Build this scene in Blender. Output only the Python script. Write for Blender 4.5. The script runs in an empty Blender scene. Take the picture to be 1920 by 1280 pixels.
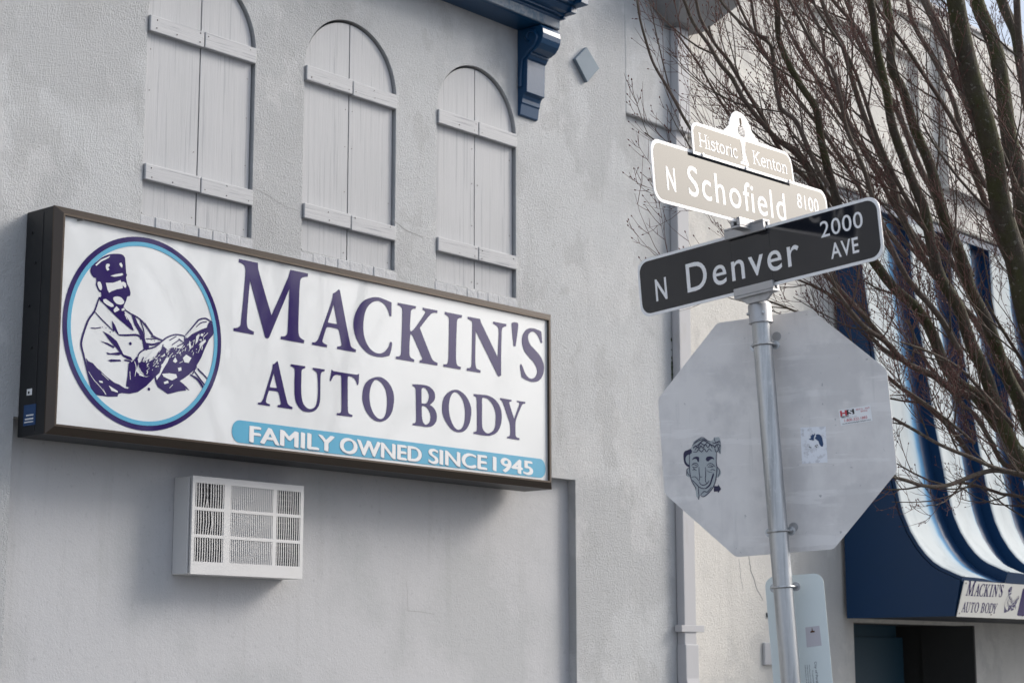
import bpy, math, random, json
from mathutils import Vector, Matrix, noise
random.seed(7)
R_ = math.radians
S = bpy.context.scene
# ------------------------------------------------------------------ camera
cam_d = bpy.data.cameras.new("camera"); cam = bpy.data.objects.new("camera", cam_d); S.collection.objects.link(cam)
S.camera = cam
cam_d.sensor_width = 36.0; cam_d.lens = 64.4; cam_d.clip_end = 500; cam_d.clip_start = .1
YAW, PITCH, ROLL = R_(40.8614), R_(10.0179), R_(-0.1049)
fw = Vector((math.cos(YAW)*math.cos(PITCH), math.sin(YAW)*math.cos(PITCH), math.sin(PITCH)))
rt = Vector((math.sin(YAW), -math.cos(YAW), 0)); up = rt.cross(fw)
r2 = rt*math.cos(ROLL) + up*math.sin(ROLL); u2 = -rt*math.sin(ROLL) + up*math.cos(ROLL)
mw = Matrix((r2, u2, -fw)).transposed().to_4x4(); mw.translation = Vector((0, -8.28, 1.6)); cam.matrix_world = mw
cam_d.dof.use_dof = True; cam_d.dof.focus_distance = 8.6; cam_d.dof.aperture_fstop = 5.6
# ------------------------------------------------------------------ sky
SUN_AZ, SUN_EL = R_(-27), R_(31)
W = bpy.data.worlds.new("World"); S.world = W; W.use_nodes = True
nt = W.node_tree; nt.nodes.clear()
def N(tree, typ, **kw):
    n = tree.nodes.new(typ)
    for k, v in kw.items():
        if k.startswith('i_'):
            key = k[2:]; key = int(key) if key.isdigit() else key.replace('_', ' ')
            n.inputs[key].default_value = v
        else: setattr(n, k, v)
    return n
sky = N(nt, 'ShaderNodeTexSky', sky_type='NISHITA', sun_disc=False)
sky.sun_elevation = SUN_EL; sky.sun_rotation = R_(90) - SUN_AZ; sky.air_density = 1.0; sky.dust_density = 2.0; sky.ozone_density = 1.0
tc = N(nt, 'ShaderNodeTexCoord'); mp = N(nt, 'ShaderNodeMapping'); mp.inputs['Scale'].default_value = (1, 1, 2.6)
cn = N(nt, 'ShaderNodeTexNoise', i_Scale=2.2, i_Detail=6.0, i_Roughness=.6)
cr = N(nt, 'ShaderNodeValToRGB'); cr.color_ramp.elements[0].position = .30; cr.color_ramp.elements[1].position = .55
cr.color_ramp.elements[0].color = (.86, .86, .86, 1); cr.color_ramp.elements[1].color = (.98, .98, .98, 1)
mx = N(nt, 'ShaderNodeMix', data_type='RGBA'); mx.inputs[7].default_value = (8.6, 9.1, 10.2, 1)
# thin cloud glows around the veiled sun
sdir = (math.cos(SUN_AZ)*math.cos(SUN_EL), math.sin(SUN_AZ)*math.cos(SUN_EL), math.sin(SUN_EL))
dt_ = N(nt, 'ShaderNodeVectorMath', operation='DOT_PRODUCT'); dt_.inputs[1].default_value = sdir
pw = N(nt, 'ShaderNodeMath', operation='POWER', use_clamp=True); pw.inputs[1].default_value = 16.0
gl = N(nt, 'ShaderNodeMix', data_type='RGBA'); gl.inputs[6].default_value = (6.4, 7.25, 8.7, 1); gl.inputs[7].default_value = (84, 77, 68, 1)
nt.links.new(tc.outputs['Generated'], dt_.inputs[0]); nt.links.new(dt_.outputs['Value'], pw.inputs[0]); nt.links.new(pw.outputs[0], gl.inputs[0]); nt.links.new(gl.outputs[2], mx.inputs[7])
bg = N(nt, 'ShaderNodeBackground', i_Strength=.10); wo = N(nt, 'ShaderNodeOutputWorld')
l = nt.links.new
l(tc.outputs['Generated'], mp.inputs[0]); l(mp.outputs[0], cn.inputs['Vector']); l(cn.outputs[0], cr.inputs[0]); l(cr.outputs[0], mx.inputs[0])
l(sky.outputs[0], mx.inputs[6]); l(mx.outputs[2], bg.inputs[0]); l(bg.outputs[0], wo.inputs[0])
# ------------------------------------------------------------------ sun
sd = bpy.data.lights.new("sun", 'SUN'); sun = bpy.data.objects.new("sun", sd); S.collection.objects.link(sun)
sd.energy = 2.1; sd.angle = R_(18); sd.color = (1.0, .93, .86)
sv = Vector((math.cos(SUN_AZ)*math.cos(SUN_EL), math.sin(SUN_AZ)*math.cos(SUN_EL), math.sin(SUN_EL)))
sun.rotation_euler = sv.to_track_quat('Z', 'Y').to_euler()
S.view_settings.view_transform = 'Standard'; S.view_settings.look = 'None'; S.view_settings.exposure = 0.12; S.view_settings.gamma = 1
S.render.engine = 'CYCLES'
# ------------------------------------------------------------------ helpers
COL = S.collection
def tag(o, label=None, cat=None, group=None, kind=None):
    if label: o['label'] = label
    if cat: o['category'] = cat
    if group: o['group'] = group
    if kind: o['kind'] = kind
    return o
def empty(name, label, cat, loc=(0, 0, 0), group=None):
    o = bpy.data.objects.new(name, None); COL.objects.link(o); o.location = loc; o.empty_display_size = .1
    return tag(o, label, cat, group)
class MB:
    def __init__(s): s.v = []; s.f = []; s.m = []; s.sm = []
    def add(s, vs, fs, m=0, smooth=False):
        b = len(s.v); s.v += [tuple(v) for v in vs]
        for f in fs: s.f.append(tuple(i+b for i in f)); s.m.append(m); s.sm.append(smooth)
        return s
    def box(s, x0, x1, y0, y1, z0, z1, m=0, fr=None):
        vs = [(x, y, z) for x in (x0, x1) for y in (y0, y1) for z in (z0, z1)]
        if fr: vs = [fr(Vector(v)) for v in vs]
        return s.add(vs, [(0, 1, 3, 2), (4, 6, 7, 5), (0, 4, 5, 1), (2, 3, 7, 6), (0, 2, 6, 4), (1, 5, 7, 3)], m)
    def tube(s, pts, rads, n=8, m=0, caps=True, smooth=True):
        P = [Vector(p) for p in pts]; K = len(P); vs = []; fs = []
        t0 = (P[1]-P[0]).normalized(); a = t0.orthogonal().normalized()
        for i in range(K):
            t = (P[min(i+1, K-1)]-P[max(i-1, 0)]).normalized()
            a = (a - t*a.dot(t)); a = a.normalized() if a.length > 1e-6 else t.orthogonal().normalized()
            b = t.cross(a); r = rads[i] if hasattr(rads, '__len__') else rads
            for k in range(n):
                an = 2*math.pi*k/n; vs.append(P[i] + a*(r*math.cos(an)) + b*(r*math.sin(an)))
        for i in range(K-1):
            for k in range(n):
                fs.append((i*n+k, i*n+(k+1) % n, (i+1)*n+(k+1) % n, (i+1)*n+k))
        s.add(vs, fs, m, smooth)
        if caps: s.add(vs[:n], [tuple(range(n))[::-1]], m); s.add(vs[-n:], [tuple(range(n))], m)
        return s
    def prism(s, poly, lo, hi, fr, m=0):   # poly in (a,b), extruded along third axis through fr(a,b,c)
        n = len(poly); vs = [fr(a, b, lo) for a, b in poly] + [fr(a, b, hi) for a, b in poly]
        return s.add(vs, [tuple(range(n))[::-1], tuple(range(n, 2*n))] + [(i, (i+1) % n, n+(i+1) % n, n+i) for i in range(n)], m)
    def mesh(s, name, mats):
        me = bpy.data.meshes.new(name); me.from_pydata(s.v, [], s.f)
        for mt in (mats if isinstance(mats, (list, tuple)) else [mats]): me.materials.append(mt)
        for p, mi, sm in zip(me.polygons, s.m, s.sm): p.material_index = mi; p.use_smooth = sm
        me.update(); return me
    def build(s, name, mats, parent=None, bevel=0, mtx=None):
        o = bpy.data.objects.new(name, s.mesh(name, mats)); COL.objects.link(o)
        if mtx is not None: o.matrix_basis = mtx
        if parent is not None:
            o.parent = parent
            if mtx is None: o.matrix_parent_inverse = parent_inv(parent)
            else: o.matrix_parent_inverse = parent_inv(parent)
        if bevel:
            b = o.modifiers.new('bevel', 'BEVEL'); b.width = bevel; b.segments = 2; b.limit_method = 'ANGLE'; b.angle_limit = R_(40)
        return o
def wm(o):
    m = o.matrix_basis.copy(); 
    if o.parent: return wm(o.parent) @ o.matrix_parent_inverse @ m
    return m
def parent_inv(p): return wm(p).inverted()
def put(o, parent, mtx=None):
    if mtx is not None: o.matrix_basis = mtx
    if parent is not None: o.parent = parent; o.matrix_parent_inverse = parent_inv(parent)
    return o
# splines: flat list [u,v,smooth,...]; smooth points get Catmull-Rom tangents
def spl(flat, sc=1e-4, seg=6):
    P = [(Vector((flat[i]*sc, flat[i+1]*sc)), flat[i+2]) for i in range(0, len(flat), 3)]; n = len(P); out = []
    for i in range(n):
        p0, s0 = P[i]; p1, s1 = P[(i+1) % n]
        if not s0 and not s1: out.append(p0); continue
        L = (p1-p0).length
        def tg(j):
            d = P[(j+1) % n][0]-P[(j-1) % n][0]; return d.normalized()*L if d.length > 1e-9 else d
        t0 = tg(i) if s0 else (p1-p0); t1 = tg((i+1) % n) if s1 else (p1-p0)
        for k in range(seg):
            t = k/seg; t2 = t*t; t3 = t2*t
            out.append(p0*(2*t3-3*t2+1)+t0*(t3-2*t2+t)+p1*(-2*t3+3*t2)+t1*(t3-t2))
    return out
def open_spl(flat, sc=1e-4, seg=4):
    P = [Vector((flat[i]*sc, flat[i+1]*sc)) for i in range(0, len(flat), 3)]; n = len(P)
    if n < 3: return P
    out = []
    for i in range(n-1):
        a, b, c, d = P[max(i-1, 0)], P[i], P[i+1], P[min(i+2, n-1)]
        for k in range(seg):
            t = k/seg; out.append(.5*((2*b)+(c-a)*t+(2*a-5*b+4*c-d)*t*t+(3*b-a-3*c+d)*t**3))
    return out+[P[-1]]
def fill2d(loops, depth=0.0, bev=0.0):   # list of closed loops (even-odd filled) -> mesh in XY, front at z=depth, back at 0
    cu = bpy.data.curves.new('fill', 'CURVE'); cu.dimensions = '2D'; cu.fill_mode = 'BOTH'; cu.extrude = depth/2
    for lp in loops:
        sp = cu.splines.new('POLY'); sp.points.add(len(lp)-1); sp.use_cyclic_u = True
        for q, p in zip(sp.points, lp): q.co = (p[0], p[1], 0, 1)
    o = bpy.data.objects.new('fill', cu); COL.objects.link(o)
    dg = bpy.context.evaluated_depsgraph_get(); me = bpy.data.meshes.new_from_object(o.evaluated_get(dg))
    bpy.data.objects.remove(o); bpy.data.curves.remove(cu)
    me.transform(Matrix.Translation((0, 0, depth/2))); return me
def text2d(s, x0, x1, y0, h, off=0.0, shear=0.0, cap=None):   # built-in font fitted to a box: baseline y0, cap height h
    cu = bpy.data.curves.new('txt', 'FONT'); cu.body = s; cu.size = 1; cu.offset = off; cu.shear = shear; cu.resolution_u = 5
    o = bpy.data.objects.new('txt', cu); COL.objects.link(o)
    dg = bpy.context.evaluated_depsgraph_get(); me = bpy.data.meshes.new_from_object(o.evaluated_get(dg))
    bpy.data.objects.remove(o); bpy.data.curves.remove(cu)
    xs = [v.co.x for v in me.vertices]; capH = cap or .729
    a, b = min(xs), max(xs); sx = (x1-x0)/(b-a); sy = h/capH
    me.transform(Matrix.Translation((x0, y0, 0)) @ Matrix.Diagonal((sx, sy, 1, 1)) @ Matrix.Translation((-a, 0, 0))); return me
def merge(meshes, name, mats, parent=None, mtx=None):   # [(mesh, material index, z)]
    mb = MB()
    for me, mi, z in meshes:
        mb.add([(v.co.x, v.co.y, v.co.z+z) for v in me.vertices], [tuple(p.vertices) for p in me.polygons], mi)
        bpy.data.meshes.remove(me)
    me = mb.mesh(name, mats); o = bpy.data.objects.new(name, me); COL.objects.link(o)
    return put(o, parent, mtx)
def split_letters(me):   # one mesh per character of a line of text
    n = len(me.vertices); par = list(range(n))
    def fd(a):
        while par[a] != a: par[a] = par[par[a]]; a = par[a]
        return a
    for e in me.edges: a, b = fd(e.vertices[0]), fd(e.vertices[1]); par[a] = b
    G = {}
    for i in range(n): G.setdefault(fd(i), []).append(i)
    I = sorted([[min(me.vertices[i].co.x for i in v), max(me.vertices[i].co.x for i in v), set(v)] for v in G.values()])
    M = []
    for a, b, v in I:
        if M and min(b, M[-1][1])-max(a, M[-1][0]) > .5*min(b-a, M[-1][1]-M[-1][0]): M[-1][1] = max(b, M[-1][1]); M[-1][2] |= v
        else: M.append([a, b, set(v)])
    out = []
    for a, b, v in M:
        ix = {j: k for k, j in enumerate(sorted(v))}
        out.append(([tuple(me.vertices[j].co) for j in sorted(v)], [tuple(ix[q] for q in p.vertices) for p in me.polygons if p.vertices[0] in v]))
    bpy.data.meshes.remove(me); return out
def letters(s, x0, x1, y0, h, off, z, m, par, mtx, edge=None, bold=0, cond=1.0):
    A = split_letters(text2d(s, x0, x1, y0, h, off=off)); B = split_letters(text2d(s, x0+.001, x1+.004, y0-.004, h+.003, off=off)) if edge else None
    for i, (vs, fs) in enumerate(A):
        mx_ = (min(v[0] for v in vs)+max(v[0] for v in vs))/2; vs = [(mx_+(v[0]-mx_)*cond, v[1], v[2]) for v in vs]
        mb = MB().add([(v[0], v[1], z) for v in vs], fs)
        for q, dx in enumerate((-bold, bold) if bold else ()): mb.add([(v[0]+dx, v[1]+abs(dx)*.3*(-1)**q, z-.00015*(q+1)) for v in vs], fs)
        for ex in ((-.009, .009, 0) if B and i < len(B) else ()): mb.add([(v[0]+ex, v[1]+noise.noise(Vector((v[0]*35, v[1]*35, 3)))*.004-(.004 if ex == 0 else 0), z-.0008-abs(ex)*.02-(ex > 0)*.0001) for v in B[i][0]], B[i][1], 1)
        mb.build('letter', [m, edge or m], par, mtx=mtx)
def ribbon(pts, w, z, taper=True):
    P = [Vector((p[0], p[1])) for p in pts]; n = len(P); vs = []; 
    for i in range(n):
        t = (P[min(i+1, n-1)]-P[max(i-1, 0)]); t = t.normalized() if t.length > 1e-9 else Vector((1, 0)); q = Vector((-t.y, t.x))
        f = 1.0
        if taper: f = .35+.65*math.sin(math.pi*min(1, max(0, (i+.6)/(n+.2))))**.5
        vs += [(P[i].x+q.x*w/2*f, P[i].y+q.y*w/2*f, z), (P[i].x-q.x*w/2*f, P[i].y-q.y*w/2*f, z)]
    return vs, [(2*i, 2*i+1, 2*i+3, 2*i+2) for i in range(n-1)]
def frame_m(F, c):   # columns x,y,n
    m = Matrix(((F[0][0], F[1][0], F[2][0], c[0]), (F[0][1], F[1][1], F[2][1], c[1]), (F[0][2], F[1][2], F[2][2], c[2]), (0, 0, 0, 1))); return m
def wall_m(x, y, z): return frame_m(((1, 0, 0), (0, 0, 1), (0, -1, 0)), (x, y, z))
def rrect(x0, x1, y0, y1, r, n=6):
    out = []
    for cx, cy, a0 in ((x1-r, y1-r, 0), (x0+r, y1-r, 90), (x0+r, y0+r, 180), (x1-r, y0+r, 270)):
        for k in range(n+1): a = R_(a0+90*k/n); out.append((cx+r*math.cos(a), cy+r*math.sin(a)))
    return out
def circ(cx, cy, rx, ry=None, n=64): ry = ry or rx; return [(cx+rx*math.cos(2*math.pi*k/n), cy+ry*math.sin(2*math.pi*k/n)) for k in range(n)]
# ------------------------------------------------------------------ materials
def mat(name, color, rough=.6, metal=0.0, spec=.5, bump=None, vary=None, coat=0):
    """bump: list of (scale vec/float, strength, distance, kind); vary: list of (scale, lo, hi, colour, amount)"""
    m = bpy.data.materials.new(name); m.use_nodes = True; t = m.node_tree; b = t.nodes['Principled BSDF']; k = t.links.new
    b.inputs['Roughness'].default_value = rough; b.inputs['Metallic'].default_value = metal
    b.inputs['Specular IOR Level'].default_value = spec; b.inputs['Coat Weight'].default_value = coat; b.inputs['Coat Roughness'].default_value = .06
    g = N(t, 'ShaderNodeNewGeometry')
    col = N(t, 'ShaderNodeRGB'); col.outputs[0].default_value = (*color, 1); cur = col.outputs[0]
    for sc, lo, hi, c, amt in (vary or []):
        mp_ = N(t, 'ShaderNodeMapping'); mp_.inputs['Scale'].default_value = sc if hasattr(sc, '__len__') else (sc, sc, sc)
        nz = N(t, 'ShaderNodeTexNoise', i_Scale=1.0, i_Detail=5.0, i_Roughness=.6)
        rp = N(t, 'ShaderNodeMapRange', i_1=lo, i_2=hi, i_4=amt)
        k(g.outputs['Position'], mp_.inputs[0]); k(mp_.outputs[0], nz.inputs['Vector']); k(nz.outputs[0], rp.inputs[0])
        mm = N(t, 'ShaderNodeMix', data_type='RGBA'); mm.inputs[7].default_value = (*c, 1)
        k(rp.outputs[0], mm.inputs[0]); k(cur, mm.inputs[6]); cur = mm.outputs[2]
    k(cur, b.inputs['Base Color'])
    prev = None
    for sc, st, dist, kind in (bump or []):
        mp_ = N(t, 'ShaderNodeMapping'); mp_.inputs['Scale'].default_value = sc if hasattr(sc, '__len__') else (sc, sc, sc)
        k(g.outputs['Position'], mp_.inputs[0])
        if kind == 'n': nz = N(t, 'ShaderNodeTexNoise', i_Scale=1.0, i_Detail=6.0, i_Roughness=.68)
        else: nz = N(t, 'ShaderNodeTexVoronoi', i_Scale=1.0); nz.feature = 'SMOOTH_F1'
        k(mp_.outputs[0], nz.inputs['Vector'])
        bp = N(t, 'ShaderNodeBump', i_Strength=st, i_Distance=dist); k(nz.outputs[0], bp.inputs['Height'])
        if prev: k(prev, bp.inputs['Normal'])
        prev = bp.outputs[0]
    if prev: k(prev, b.inputs['Normal'])
    return m
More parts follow.
